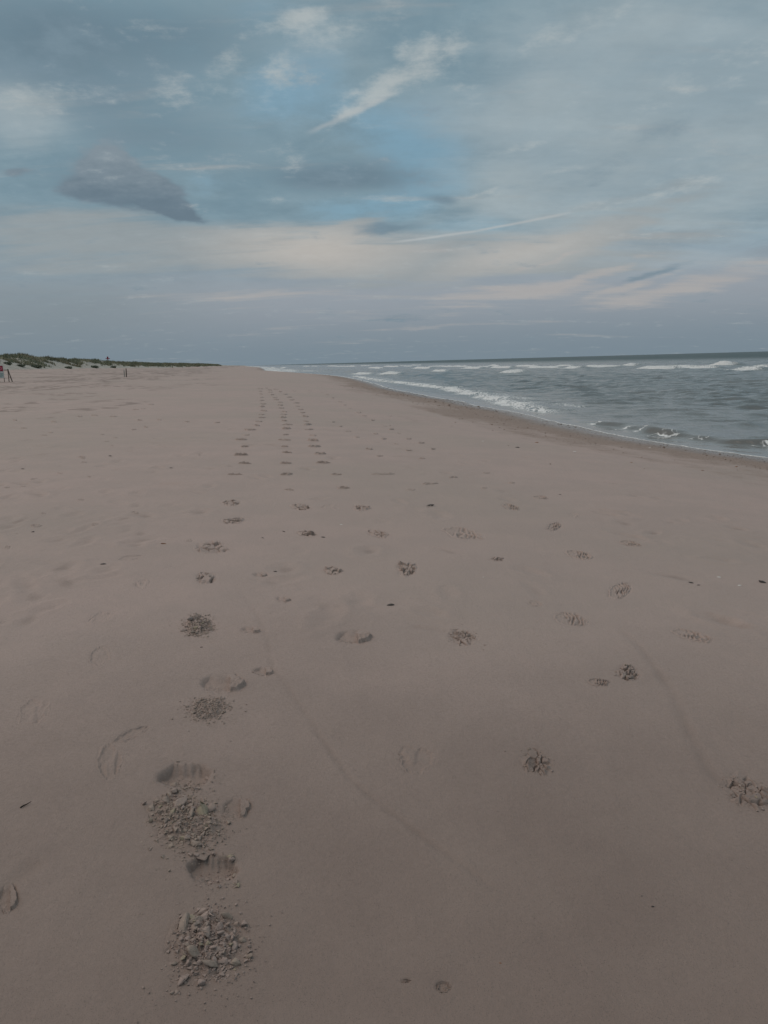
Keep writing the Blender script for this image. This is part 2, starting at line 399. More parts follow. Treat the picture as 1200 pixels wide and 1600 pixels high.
def m_sea():
    m = Mat('sea_water'); p = m.pos()
    foam = m.attr('foam'); sh = m.attr('shallow')
    mp = m.n('ShaderNodeMapping'); m.put(mp, 0, p); mp.inputs['Rotation'].default_value = (0, 0, -ANG); mp.inputs['Scale'].default_value = (1.0, 0.42, 1.0)
    q = mp.outputs[0]
    na = m.noise(q, 1.1, 5, 0.6, 0.4); nb = m.noise(q, 5.0, 4, 0.6, 0.3); nc = m.noise(q, 0.25, 4, 0.6)
    c = m.mix(m.attr('chop'), m.mix(m.ramp(nc, 0.35, 0.65), (0.118, 0.134, 0.134), (0.158, 0.166, 0.160)), (0.052, 0.078, 0.078))
    c = m.mix(sh, c, (0.165, 0.150, 0.132))
    lace = m.n('ShaderNodeTexVoronoi', {'Scale': 3.2}, feature='DISTANCE_TO_EDGE')
    wv = m.n('ShaderNodeVectorMath', operation='ADD'); m.put(wv, 0, q)
    sc = m.n('ShaderNodeTexNoise', {'Scale': 2.0, 'Detail': 3}); m.put(sc, 'Vector', q); m.put(wv, 1, sc.outputs[1])
    m.put(lace, 'Vector', wv.outputs[0])
    ln = m.math('ADD', m.ramp(lace.outputs[0], 0.22, 0.0), m.math('MULTIPLY', m.math('SUBTRACT', m.noise(q, 7, 5, 0.7), 0.5), 1.1))
    ff = m.math('ADD', m.math('MULTIPLY', foam, 1.5), m.math('MULTIPLY', m.math('SUBTRACT', ln, 0.45), 0.55))
    fm = m.math('MULTIPLY', m.ramp(ff, 0.42, 1.0), m.ramp(foam, 0.02, 0.2))
    m.put(m.b, 'Base Color', m.mix(fm, c, (0.80, 0.80, 0.78)))
    m.put(m.b, 'Roughness', m.math('ADD', m.math('ADD', 0.09, m.math('MULTIPLY', m.attr('chop'), 0.34)), m.math('MULTIPLY', fm, 0.5)))
    m.b.inputs['IOR'].default_value = 1.333
    calm = m.math('SUBTRACT', 1.0, m.math('MULTIPLY', sh, 0.85))
    h = m.math('ADD', m.math('MULTIPLY', na, 0.16), m.math('MULTIPLY', nb, 0.05))
    h = m.math('MULTIPLY', h, calm)
    m.put(m.b, 'Normal', m.bump(h, 1.0, 1.2)); return m.m
M_SEA = m_sea()
def m_foam():
    m = Mat('sea_foam'); p = m.pos()
    n = m.noise(p, 6, 5, 0.7); n2 = m.noise(p, 1.2, 4, 0.6)
    m.put(m.b, 'Base Color', m.mix(m.ramp(n, 0.35, 0.6), (0.50, 0.53, 0.53), (0.82, 0.82, 0.80)))
    m.b.inputs['Roughness'].default_value = 0.75
    m.put(m.b, 'Normal', m.bump(m.math('ADD', n, n2), 0.8, 0.12)); return m.m
M_FOAM = m_foam()
def m_grass():
    m = Mat('dune_grass'); t = m.attr('tint'); p = m.pos(); n = m.noise(p, 0.12, 3)
    c = m.mix(t, (0.185, 0.198, 0.135), (0.350, 0.325, 0.225))
    c = m.mix(m.math('MULTIPLY', m.ramp(n, 0.45, 0.65), 0.5), c, (0.25, 0.205, 0.145))
    m.put(m.b, 'Base Color', c); m.b.inputs['Roughness'].default_value = 0.85; m.b.inputs['Specular IOR Level'].default_value = 0.1
    return m.m
M_GRASS = m_grass()
M_LEAF = plain('shrub_leaf', (0.155, 0.170, 0.120), 0.8, 0.3, 3.0)
M_WOOD = plain('weathered_wood', (0.115, 0.090, 0.075), 0.85, 0.3, 12)
M_PALEWOOD = plain('pale_wood', (0.40, 0.37, 0.33), 0.85, 0.2, 12)
M_RED = plain('sign_red', (0.33, 0.022, 0.045), 0.5, 0.1, 6)
M_WHITE = plain('sign_white', (0.62, 0.60, 0.57), 0.55, 0.06, 6)
M_ROSE = plain('sign_rose', (0.52, 0.15, 0.19), 0.5, 0.08, 6)
M_TEAL = plain('sign_green', (0.26, 0.40, 0.35), 0.55, 0.12, 6)
M_DARKSHELL = plain('dark_shell', (0.065, 0.052, 0.045), 0.55, 0.35, 60)
M_PALESHELL = plain('pale_shell', (0.70, 0.67, 0.62), 0.5, 0.12, 60)
M_TWIG = plain('twig_bark', (0.045, 0.035, 0.028), 0.85, 0.3, 60)
M_RUST = plain('rusty_shell', (0.26, 0.13, 0.07), 0.6, 0.3, 60)
M_HASH = plain('shell_hash', (0.20, 0.14, 0.105), 0.6, 0.5, 3.0)

# ------------------------------------------------------------------ footprints: specification (photo pixels -> places on the sand)
# x, y, width, height, slant, type, label
NEAR = [
 (328, 1478, 132, 138, 0, 'heap', 'big heap of crumbled sand clods, the nearest footprint to the camera'),
 (334, 1358, 88, 62, 0, 'pit', 'fluted heel pit directly beyond the nearest heap of clods'),
 (290, 1282, 134, 104, 12, 'heap', 'wide broken footprint with cracked crust slabs and crumbs in front of a fluted scoop'),
 (288, 1213, 98, 50, 0, 'pit', 'fluted scoop with a tall ribbed wall touching the wide broken footprint'),
 (324, 1108, 80, 46, -6, 'crumb', 'low footprint full of fine crumbs just in front of a pit with a torn flap'),
 (350, 1069, 82, 34, -5, 'flap', 'smooth scoop with a torn crust flap on its right, behind fine crumbs'),
 (311, 979, 54, 40, 0, 'heap', 'olive tinged crumbly footprint alone on smooth sand in the left trail'),
 (322, 903, 42, 22, -4, 'crust', 'small cracked footprint between the olive crumbly one and a broad dark one'),
 (331, 856, 58, 24, 2, 'crust', 'broad dark footprint of cracked plates in the left trail'),
 (364, 813, 42, 11, -3, 'crust', 'narrow cracked footprint just beyond the broad dark plated one'),
 (361, 785, 34, 11, 0, 'crust', 'cracked oval footprint, third beyond the olive crumbly one'),
 (552, 996, 66, 28, 0, 'flap', 'lone scoop with a raised crust slab on its right in the middle trail'),
 (722, 995, 54, 28, 7, 'crust', 'triangular cracked footprint with a crumb trail leading to it from the left'),
 (636, 891, 40, 26, 0, 'crust', 'dark wedge-shaped footprint with an olive flake on its near side'),
 (520, 893, 32, 14, 3, 'crust', 'small cracked footprint left of the dark wedge-shaped one'),
 (479, 833, 36, 10, 3, 'crust', 'thin cracked footprint with a dark chip at its right end'),
 (591, 834, 38, 13, 7, 'crust', 'slanting dark footprint beyond the dark wedge-shaped one'),
 (565, 793, 34, 11, 0, 'crust', 'oval dark footprint right of a yellowish smear in the sand'),
 (469, 791, 34, 12, 4, 'crust', 'oval cracked footprint left of a yellowish smear in the sand'),
 (515, 792, 36, 11, 2, 'faint', 'pale yellowish smeared footprint between two dark oval ones'),
 (838, 1189, 58, 54, 8, 'crust', 'round cracked footprint with a tongue of crust pointing away, alone on smooth sand'),
 (1166, 1237, 96, 64, 26, 'crust', 'large torn footprint cut by the right edge with a drag mark leading to it'),
 (892, 967, 62, 26, 15, 'tread', 'long ridged boot print running down to the right'),
 (722, 833, 70, 20, 14, 'tread', 'long pale boot print with ridged near end'),
 (905, 867, 46, 14, 9, 'tread', 'ridged boot print beyond the long ridged one'),
 (798, 793, 30, 10, 6, 'tread', 'small slanting boot print right of the small dark gash'),
 (969, 922, 38, 28, -9, 'tread', 'broken boot print beside the pink-tinted sand'),
 (981, 1050, 40, 30, 0, 'crust', 'cracked round footprint beyond the long drag mark'),
 (936, 1066, 40, 13, 3, 'tread', 'olive scuffed print just left of the cracked round one'),
 (1080, 993, 74, 18, 20, 'tread', 'long thin dragged print with a curled dark end'),
 (777, 874, 22, 8, 0, 'crust', 'tiny olive toe dent in open sand'),
 (837, 943, 26, 9, 3, 'faint', 'faint pinkish dent left of the long ridged boot print'),
 (985, 849, 40, 8, 6, 'tread', 'thin line-like print near the pinkish sand'),
 (172, 1190, 44, 66, -4, 'faint', 'shallow bare foot outline in the smooth sand left of the fluted scoop'),
 (205, 1149, 62, 20, -26, 'faint', 'shallow slanting scuff touching a bare foot outline'),
 (54, 1112, 56, 46, -12, 'faint', 'shallow curved foot outline nearest the left edge'),
 (156, 1024, 38, 36, -6, 'faint', 'shallow foot dent with two short dark cracks'),
 (157, 964, 42, 22, -10, 'faint', 'shallow hooked dent behind the one with two dark cracks'),
 (222, 912, 26, 18, -6, 'faint', 'tiny faint dent left of the small cracked footprint'),
 (12, 1406, 40, 54, -8, 'flap', 'crumbled dent cut by the left edge with a drag line above it'),
 (205, 872, 46, 9, -5, 'faint', 'thin faint dent right of a dark shell chip'),
 (648, 1186, 66, 56, 6, 'faint', 'barely visible bare foot outline alone in the middle of smooth sand'),
 (370, 1262, 50, 42, -3, 'flap', 'round shallow dent with a curled crescent of crust, right of the wide broken footprint'),
 (412, 1049, 34, 16, 3, 'flap', 'small lifted flake of crust right of the scoop with a torn flap'),
 (392, 985, 32, 12, 2, 'flap', 'small lifted flake of crust right of the olive crumbly footprint'),
 (406, 898, 26, 9, 2, 'flap', 'small lifted flake of crust right of the small cracked footprint'),
 (443, 937, 26, 11, 2, 'flap', 'small curled flake between the left and the middle trail'),
 (845, 778, 26, 7, 2, 'tread', 'short dark boot mark with a black chip above it'),
 (866, 823, 24, 14, -6, 'tread', 'faint broken boot mark in open sand beyond two long boot prints'),
 (897, 806, 18, 9, 3, 'faint', 'faint dent right of the broken boot mark'),
 (692, 1540, 28, 20, 0, 'faint', 'faint round pitted mark at the bottom of the frame'),
 (634, 1531, 20, 8, 0, 'faint', 'tiny worm pit left of the faint round pitted mark'),
]
TR = {
 'left': [(367, 741, 30), (382, 724, 26), (376, 711, 28), (381, 698.6, 20), (376, 687.6, 22), (384, 680, 24), (392, 672, 22), (400, 665, 18), (403, 659, 16), (407, 653, 16),
          (409, 648, 16), (412, 642, 18), (409, 636, 12), (410, 631, 12), (410, 626, 12), (410, 621, 11), (409, 616, 10), (408, 611.5, 10), (406, 607.5, 12)],
 'second': [(453, 764, 24), (449, 741, 24), (447, 724, 24), (449, 708, 24), (444, 698.6, 18), (444, 687.6, 26), (446, 679, 16), (448, 670, 18), (447, 664, 20), (445, 658, 16), (443, 652.8, 14),
            (442, 648, 14), (443, 643.4, 14), (440, 638, 12), (439, 633.5, 12), (436, 629, 12), (433, 625, 11), (429, 621, 11), (426, 617, 11), (423, 613, 11), (420, 609.5, 10), (416, 606.5, 10)],
 'third': [(536, 762, 34), (526, 741, 24), (504, 723, 36), (500, 710, 22), (491, 698, 28), (490, 688.7, 22), (489, 680, 18), (484, 671.5, 22), (480, 664, 16), (478, 659, 16), (475.5, 650.8, 16),
           (474, 645, 14), (470, 640, 13), (466, 635, 13), (462, 630, 13), (457, 625.5, 12), (451, 621, 12), (445, 616.5, 12), (438, 612, 10), (432, 608.5, 10)],
 'fourth': [(600, 741, 50), (673, 756, 42), (643, 765, 22), (670, 791, 16), (710, 746, 18), (755, 764, 16), (798, 755, 16), (760, 739, 14), (677, 702, 14), (660, 716, 18), (593, 713, 18), (578, 702, 18),
            (557, 683, 16), (545, 674, 16), (532, 667, 12), (522, 660, 10), (586, 678, 12), (600, 686, 14), (618, 694, 14), (638, 704, 14)],
 'fifth': [(657, 693, 14), (638, 686, 14), (623, 677, 12), (611, 671, 12), (600, 666, 12), (582, 657, 12), (570, 650, 11), (560, 645, 12), (547, 638, 12), (538, 633, 11), (530, 628, 11), (520, 622, 10), (510, 617, 10), (502, 613, 9),
           (483, 611, 12), (458, 611, 10)],
 'dunes': [(52, 749, 18), (36, 760, 16), (92, 740, 18), (130, 722, 12), (128, 714, 14), (140, 746, 10), (125, 781, 18), (211, 800, 14), (147, 819, 20), (67, 803, 14), (12, 762, 12), (57, 822, 22), (6, 849, 16), (12, 856, 12),
           (294, 845, 14), (160, 679, 12), (180, 684, 10), (218, 657, 16), (250, 656, 12), (292, 659, 16), (338, 661, 12), (207, 671, 14), (226, 667, 10), (148, 649, 20), (123, 651, 14), (177, 651, 16), (85, 659, 16), (80, 676, 16), (70, 680, 14),
           (210, 640, 16), (224, 639, 10), (236, 632, 14), (165, 690, 12), (175, 697, 10), (130, 716, 10), (38, 669, 14), (24, 657, 12)],
}
TRLAB = {
 'left': 'tiny footprint at the far vanishing end of the leftmost trail',
 'second': 'tiny footprint at the far vanishing end of the second trail',
 'third': 'tiny footprint at the far vanishing end of the third trail',
 'fourth': 'tiny faint footprint scattered between the third trail and the curving trail',
 'fifth': 'tiny print at the far end of the curving trail nearest the wet sand',
 'dunes': 'tiny far dent scattered in the open sand on the dune side of the trails',
}
class Spot: pass
spots = []
def mkspot(x, y, w, h, sl, kind, label, trail=None):
    s = Spot(); s.kind, s.label, s.trail, s.vary = kind, label, trail, random.uniform(0.5, 1.3)
    X, Y = hit([x, x + w / 2, x - w / 2, x, x], [y, y + sl / 2, y - sl / 2, y - h / 2, y + h / 2])
    s.c = np.array([X[0], Y[0]]); s.e1 = np.array([X[1] - X[2], Y[1] - Y[2]]) / 2; s.e2 = np.array([X[3] - X[4], Y[3] - Y[4]]) / 2
    s.c = s.c + 0.5 * ((np.array([X[3] + X[4], Y[3] + Y[4]]) / 2) - s.c)
    s.r = float(np.hypot(*s.c)); s.inv = np.linalg.inv(np.stack([s.e1, s.e2], 1)); s.seed = len(spots) + 1
    s.w = float(np.linalg.norm(s.e1)); s.l = float(np.linalg.norm(s.e2))
    s.depth = {'pit': 0.036, 'flap': 0.022, 'faint': 0.006, 'tread': 0.012, 'crust': 0.010, 'heap': 0.012, 'crumb': 0.014, 'far': 0.0}[kind]
    spots.append(s); return s
for a in NEAR: mkspot(*a)
ORD = 'first second third fourth fifth sixth seventh eighth ninth tenth'.split()
OWN = {
 'dunes': ['elongated dent beyond a dark curved chip near the left edge', 'dent close to the left edge, in front of the elongated one', 'streaky dent right of the dent pair near the left edge', 'short dent beneath a lone dark chip on the dune side',
           'thin faint dent just behind a short one on the dune side', 'small dent in front of the short one under the lone chip', 'slanting faint dent in the middle of the dune side', 'small isolated dent left of the narrow cracked footprint',
           'curved faint dent left of the broad dark plated footprint', 'hooked faint dent above the dark curved chip', 'tiny dent touching the left edge, farther one', 'faint curved ridge below the hooked dent', 'larger dent at the left edge below the curved ridge', 'smaller dent beside the one at the left edge',
           'faint dent touching the tip of the broad dark plated footprint', 'dark dash left of the far leftmost trail', ],
 'fourth': ['yellowish wide smear between the third trail and the slim boot marks', 'yellowish slim footprint right of the wide yellowish smear', 'pale slim dent in front of the slim yellowish footprint', 'flat dent around the dark gash-like shell edge',
            'small dark dent beyond the slim yellowish footprint', 'small dent right of the slim yellowish footprint', 'small broken dent left of the short dark boot mark', 'tiny dent beyond the broken one, in open sand'],
}
ANCH = {'left': 'footprint up the leftmost trail from its nearest dark ovals', 'second': 'footprint up the second trail beyond the cracked ovals', 'third': 'footprint up the third trail beyond the slanting dark one', 'fifth': 'print of the curving trail by the wet sand, counted from its near end'}
for k, lst in TR.items():
    for n_, (x, y, w) in enumerate(lst):
        lab = TRLAB[k]
        if k in ANCH and n_ < 10: lab = ORD[n_] + ' ' + ANCH[k]
        elif k in OWN and n_ < len(OWN[k]): lab = OWN[k][n_]
        hx, hy = hit([x], [y]); dist = math.hypot(hx[0], hy[0])
        hpx = max(1.7, 0.36 * EYE / dist / dist * F * 0.48)
        mkspot(x + random.uniform(-1.5, 1.5), y, w * random.uniform(0.62, 1.05), hpx * random.uniform(0.8, 1.25), random.uniform(-0.15, 0.15) * hpx * 3, 'far', lab, k)
def outline(s, th):
    k = s.seed * 3.7
    return 0.90 + (0.46 if s.kind in ('heap', 'crumb', 'crust') else 0.34) * perlin(np.cos(th) * 1.1 + k, np.sin(th) * 1.1 + k, 31) + 0.16 * perlin(np.cos(th) * 3.1 + k, np.sin(th) * 3.1 + k, 33) + 0.10 * perlin(np.cos(th) * 7 + k, np.sin(th) * 7 + k, 35)

# ------------------------------------------------------------------ ground height with relief
LINE_A = [(360, 890), (375, 925), (400, 960), (418, 1000), (424, 1040), (450, 1075), (480, 1120), (510, 1165), (545, 1215), (600, 1262), (650, 1300), (700, 1335), (760, 1380), (800, 1405)]
LINE_B = [(955, 970), (1000, 1010), (1050, 1080), (1080, 1150), (1110, 1205), (1135, 1230)]
LINE_C = [(60, 1345), (40, 1365), (15, 1385), (0, 1400)]
LINE_D = [(640, 978), (680, 984), (700, 988)]
def polydist(x, y, line):
    X, Y = hit([p[0] for p in line], [p[1] for p in line])
    d = np.full(x.shape, 1e9); t = np.zeros(x.shape)
    for i in range(len(X) - 1):
        ax, ay, bx, by = X[i], Y[i], X[i + 1], Y[i + 1]
        L2 = (bx - ax) ** 2 + (by - ay) ** 2
        k = np.clip(((x - ax) * (bx - ax) + (y - ay) * (by - ay)) / L2, 0, 1)
        dd = np.hypot(x - ax - k * (bx - ax), y - ay - k * (by - ay)); m = dd < d
        t = np.where(m, (i + k) / (len(X) - 1), t); d = np.minimum(d, dd)
    return d, t
_rp = [(175, 627, 40), (142, 640, 45), (205, 631, 30), (240, 606, 50), (300, 600, 36), (255, 609, 30), (90, 650, 30), (120, 622, 40), (60, 628, 40), (345, 601, 30), (330, 592, 50), (185, 603, 40), (30, 610, 40)]
_rx, _ry = hit([a[0] for a in _rp], [a[1] for a in _rp])
ROUGH = [(_rx[i], _ry[i], _rp[i][2] / F * math.hypot(_rx[i], _ry[i]) * 0.8, _rp[i][2] / F * math.hypot(_rx[i], _ry[i]) * 2.2) for i in range(len(_rp))]
def relief(x, y):
    """fine relief of the open sand, without the footprints; also the damp and red attributes"""
    r = np.hypot(x, y); u, v = uv(x, y); d = shore_u(v) - u
    z = 0.016 * fbm(x / 2.6, y / 3.4, 3, 41) + 0.004 * fbm(x / 0.5, y / 0.7, 3, 43) * sstep(60, 12, r)
    z = z + 0.0016 * fbm(x / 0.09, y / 0.12, 2, 45) * sstep(9, 3, r)
    land = sstep(15, 20, d)
    tramp = land * sstep(9, 16, r) * sstep(-0.15, 0.45, fbm(x / 6.0, y / 8.0, 3, 47) + 0.5 * sstep(20, 30, d) - 0.25)
    z = z + tramp * (0.045 * fbm(x / 0.9, y / 1.3, 4, 49) + 0.05 * np.abs(perlin(x / 0.5, y / 0.6, 51)) * (-1))
    for (cx, cy, rx, ry) in ROUGH:
        k = np.exp(-((x - cx) ** 2 + (y - cy) ** 2 * (rx / ry) ** 2) / rx ** 2); tramp = np.maximum(tramp, 1.5 * k * sstep(-0.3, 0.2, perlin(x / 1.1, y / 2.0, 48)))
    ruts = sstep(24, 27, d) * sstep(40, 36, d) * sstep(10, 20, v)
    z = z + ruts * 0.07 * np.sin(d * 2.6 + 1.2 * perlin(v / 14, v * 0, 53)) * (0.4 + 0.9 * perlin(u / 4, v / 12, 55))
    damp_shade = 1.1 * tramp * sstep(0.15, -0.25, fbm(x / 0.6, y / 0.8, 4, 49)) + 0.85 * ruts * sstep(-0.05, 0.35, fbm(u / 1.2, v / 14.0, 3, 57))  # trampled and rutted sand tinted darker, since its relief hardly shows
    damp_shade = np.maximum(damp_shade, 0.86 * sstep(6.8, 1.2, r + 0.8 * fbm(x / 1.6, y / 2.4, 4, 75)) )  # lens vignette painted into the near sand as a darker colour
    red = sstep(8.5, 0.8, d + 2.6 * fbm(u / 2.0, v / 9.0, 3, 59)) * np.clip(1.15 - np.clip(v - 60, 0, 400) / 900, 0.5, 1)
    wet = sstep(2.2, 0.2, d + 0.5 * perlin(v / 2.6, v * 0, 61) + 0.25 * perlin(v / 0.8, u / 0.8, 62))
    z = z + 0.012 * red * fbm(x / 0.25, y / 0.5, 3, 63) * sstep(80, 20, r)
    near = r < 9
    if near.any():
        xn, yn = x[near], y[near]; zn = z[near]; dn = damp_shade[near]
        for line, w, dep, dv in ((LINE_A, 0.011, 0.004, 0.34), (LINE_B, 0.022, 0.005, 0.36), (LINE_C, 0.030, 0.008, 0.30), (LINE_D, 0.03, 0.006, 0.35)):
            dd, t = polydist(xn, yn, line)
            dd = dd + 0.010 * perlin(xn / 0.05, yn / 0.05, 65)
            k = np.exp(-(dd / w) ** 2) * np.clip(np.minimum(t, 1 - t) * 8, 0, 1) * (0.55 + 0.8 * np.clip(perlin(xn / 0.16, yn / 0.16, 67) + 0.3, 0, 1))
            rim = np.exp(-((dd - 1.9 * w) / (0.8 * w)) ** 2) * np.clip(np.minimum(t, 1 - t) * 8, 0, 1)
            zn = zn - dep * k + 0.12 * dep * rim; dn = dn + dv * 0.42 * k
        z = z.copy(); z[near] = zn; damp_shade = damp_shade.copy(); damp_shade[near] = dn
    return z, damp_shade, red, wet
def ground(x, y):
    z, damp_shade, red, wet = relief(x, y)
    return ground_base(x, y) + z, damp_shade, red, wet

fine = np.radians(np.arange(-33, 33.001, 0.23)); coarse = np.radians(np.concatenate([np.arange(36, 180, 4), np.arange(-180, -34, 4)]))
th = np.sort(np.concatenate([fine, coarse]))
rr = np.concatenate([np.linspace(0.15, 1.15, 9)[:-1], np.geomspace(1.15, 420, 1340), np.geomspace(435, 9000, 40)])
R, T = np.meshgrid(rr, th, indexing='ij')
gx, gy = R * np.sin(T), R * np.cos(T)
gz, gdamp_shade, gred, gwet = ground(gx.ravel(), gy.ravel())
gx, gy = gx.ravel(), gy.ravel()
for s in spots:                                    # let the sand down under each print so that the print's own relief shows
    if s.kind == 'far' and s.r > 12: continue
    m = np.hypot(gx - s.c[0], gy - s.c[1]) < 1.5 * max(s.w, s.l)
    if not m.any(): continue
    pq = s.inv @ np.stack([gx[m] - s.c[0], gy[m] - s.c[1]])
    t2 = np.arctan2(pq[1], pq[0]); q = np.hypot(pq[0], pq[1]) / outline(s, t2)
    cell = 0.006 * s.r / min(s.w, s.l)
    gz[m] -= (s.depth * 1.15 + 0.012) * sstep(0.965, 0.80 - cell, q)
    gdamp_shade[m] = np.maximum(gdamp_shade[m], 0.10 * sstep(1.5, 0.9, q) * (s.kind in ('heap', 'crumb', 'crust')))
g = np.random.default_rng(21)
cells = R.ravel()
for i in range(760):                               # old worn dents and scuffs, too soft to count
    a_ = math.radians(g.uniform(-31, 31)); d_ = math.exp(g.uniform(math.log(4.5), math.log(48)))
    cx, cy = d_ * math.sin(a_), d_ * math.cos(a_); cu_, cv_ = uv(cx, cy)
    if shore_u(np.array([cv_]))[0] - cu_ < 7.5 or min(math.hypot(cx - s.c[0], cy - s.c[1]) / max(s.w, s.l) for s in spots) < 2.2: continue
    if g.uniform() > (1.0 if a_ < -0.12 else 0.5): continue
    lo, hi = np.searchsorted(rr, [d_ - 0.6, d_ + 0.6]); k0, k1 = lo * len(th), hi * len(th)
    x_, y_ = gx[k0:k1] - cx, gy[k0:k1] - cy
    q_ = ANG + g.normal(0, 0.5); l_, w_ = g.uniform(0.10, 0.20), g.uniform(0.045, 0.09)
    p1, p2 = (x_ * math.cos(q_) + y_ * math.sin(q_)) / w_, (-x_ * math.sin(q_) + y_ * math.cos(q_)) / l_
    rho = np.hypot(p1, p2) + 0.5 * perlin(x_ / 0.09, y_ / 0.09, 201); dep = g.uniform(0.003, 0.012) * min(2.0, 0.7 + d_ / 15)
    gz[k0:k1] += -dep * np.exp(-rho ** 2) + 0.5 * dep * np.exp(-((rho - 1.6) / 0.5) ** 2)
    gdamp_shade[k0:k1] = np.maximum(gdamp_shade[k0:k1], g.uniform(0.15, 0.60) * np.exp(-(rho * 1.1) ** 2))
f = grid_faces(len(rr), len(th), True)
uF, vF = uv(gx, gy); footF = dune_foot(vF) - uF
isd = (footF[f].mean(1) > 0.6) & (R.ravel()[f].mean(1) > 20)
deep = (shore_u(vF) - uF)[f].max(1) < -60
GV = np.stack([gx, gy, gz], 1)
def submesh(name, V, fc, mat, attrs):
    used, inv = np.unique(fc, return_inverse=True)
    return mesh(name, V[used], inv.reshape(fc.shape), mat, True, {k: a[used] for k, a in attrs.items()})
beach = tag(submesh('beach', GV, f[~isd & ~deep], M_SAND, {'damp_shade': gdamp_shade, 'red': gred, 'wet': gwet}), 'smooth pinkish grey beach sand running away to the horizon', None, None, 'structure')
dune = tag(submesh('dune', GV, f[isd], M_DUNE, {}), 'low pale sand dune ridge along the left of the beach', None, None, 'structure')

# ------------------------------------------------------------------ sea
fine = np.radians(np.arange(-20, 33.001, 0.21)); coarse = np.radians(np.arange(35, 182, 3.0))
th = np.concatenate([fine, coarse])
rr = np.concatenate([np.geomspace(8, 1200, 1150), np.geomspace(1215, 14000, 70)])
R, T = np.meshgrid(rr, th, indexing='ij'); sx, sy = (R * np.sin(T)).ravel(), (R * np.cos(T)).ravel(); sr = R.ravel()
su, svv = uv(sx, sy); off = su - shore_u(svv)          # metres offshore
g = np.random.default_rng(11)
wz = np.zeros_like(sx); chop = np.zeros_like(sx)
deepf = np.clip(off / 14, 0, 1) ** 0.8
for i in range(52):
    lam = float(np.exp(g.uniform(math.log(0.9), math.log(16)))) if i < 46 else g.uniform(18, 38); dirn = g.normal(-0.15, 0.35) if lam > 5 else g.normal(-0.85, 0.55)
    kx, ky = -math.cos(dirn), math.sin(dirn)               # towards the shore (minus u)
    ph = g.uniform(0, 6.28); amp = 0.021 * (1.5 if lam < 4 else 1.0) * lam ** 0.80 * (0.5 if lam > 5 else 1.0) * (np.clip((off - 70) / 80, 0, 1.6) if lam > 17 else 1.0)
    arg = 2 * math.pi / lam * (kx * su + ky * svv) + ph + 1.3 * perlin(su / (lam * 3), svv / (lam * 4), i)
    fade = np.clip(lam / (0.0046 * sr * 3.2) - 0.3, 0, 1)
    wz += amp * fade * (1.27 - np.abs(np.sin(arg / 2)) * 2) * (0.6 + 0.8 * np.clip(perlin(su / 18 + i, svv / 25, 70 + i) + 0.4, 0, 1.3))
wz = wz * deepf * 0.36
foam = np.zeros_like(sx)
# the small shore break in the near water
wl = [(880, 650), (905, 655), (950, 661), (992, 666), (1025, 673), (1054, 676.5), (1096, 682), (1150, 688), (1200, 689), (1280, 692)]
bx, by = on_plane([p[0] for p in wl], [p[1] for p in wl], ZW + 0.08); bu, bv = uv(bx, by); o_ = np.argsort(bv)
def crest_u(v): return np.interp(v, bv[o_], bu[o_]) + 0.25 * perlin(v / 1.2, v * 0 + 2.2, 81)
x = su - crest_u(svv)                                    # positive seaward of the crest
hgt = 0.20 * sstep(bv.min() - 8, bv.min() + 1, svv) * sstep(bv.max() + 3, bv.max() - 8, svv) * (0.75 + 0.7 * perlin(svv / 1.7, svv * 0 + 4.4, 83))
wz += hgt * np.where(x < 0, np.exp(-(x / 0.26) ** 2), np.exp(-(x / 1.15) ** 2))
brk = sstep(-0.02, 0.22, perlin(svv / 1.25, svv * 0 + 9.1, 85))
foam = np.maximum(foam, 0.62 * brk * (0.35 + 1.3 * np.clip(perlin(svv / 0.45, su / 0.28, 86) + 0.25, 0, 1)) * (hgt > 0.05) * np.exp(-((x + 0.30) / 0.50) ** 2) * np.clip(hgt / 0.15, 0, 1))
# second smaller line farther along
wl2 = [(556, 588), (600, 596), (640, 599.5), (672, 604), (705, 608.5), (740, 616), (780, 625), (830, 638), (880, 649)]
cx_, cy_ = on_plane([p[0] for p in wl2], [p[1] for p in wl2], ZW); cu, cv = uv(cx_, cy_); o2 = np.argsort(cv)
x2 = su - np.interp(svv, cv[o2], cu[o2]) - 0.5 * perlin(svv / 3.5, svv * 0 + 1.1, 87); on2 = sstep(cv.min() - 2, cv.min() + 6, svv) * sstep(cv.max() + 12, cv.max() - 4, svv)
wz += 0.16 * on2 * np.where(x2 < 0, np.exp(-(x2 / 0.35) ** 2), np.exp(-(x2 / 1.6) ** 2))
foam = np.maximum(foam, on2 * np.exp(-((x2 + 0.2) / 0.9) ** 2) * (0.62 + 0.6 * perlin(svv / 3.0, su / 1.5, 89)))
foam = np.maximum(foam, on2 * 0.42 * sstep(3.2, 0.4, np.abs(x2 - 1.5)) * (0.6 + 1.0 * perlin(svv / 4.0, su / 2.0, 91)))
# white water reaching the sand far up the beach
foam = np.maximum(foam, sstep(180, 330, svv) * sstep(26, 4, off) * (0.55 + 0.5 * perlin(svv / 30.0, su / 4.0, 93)))
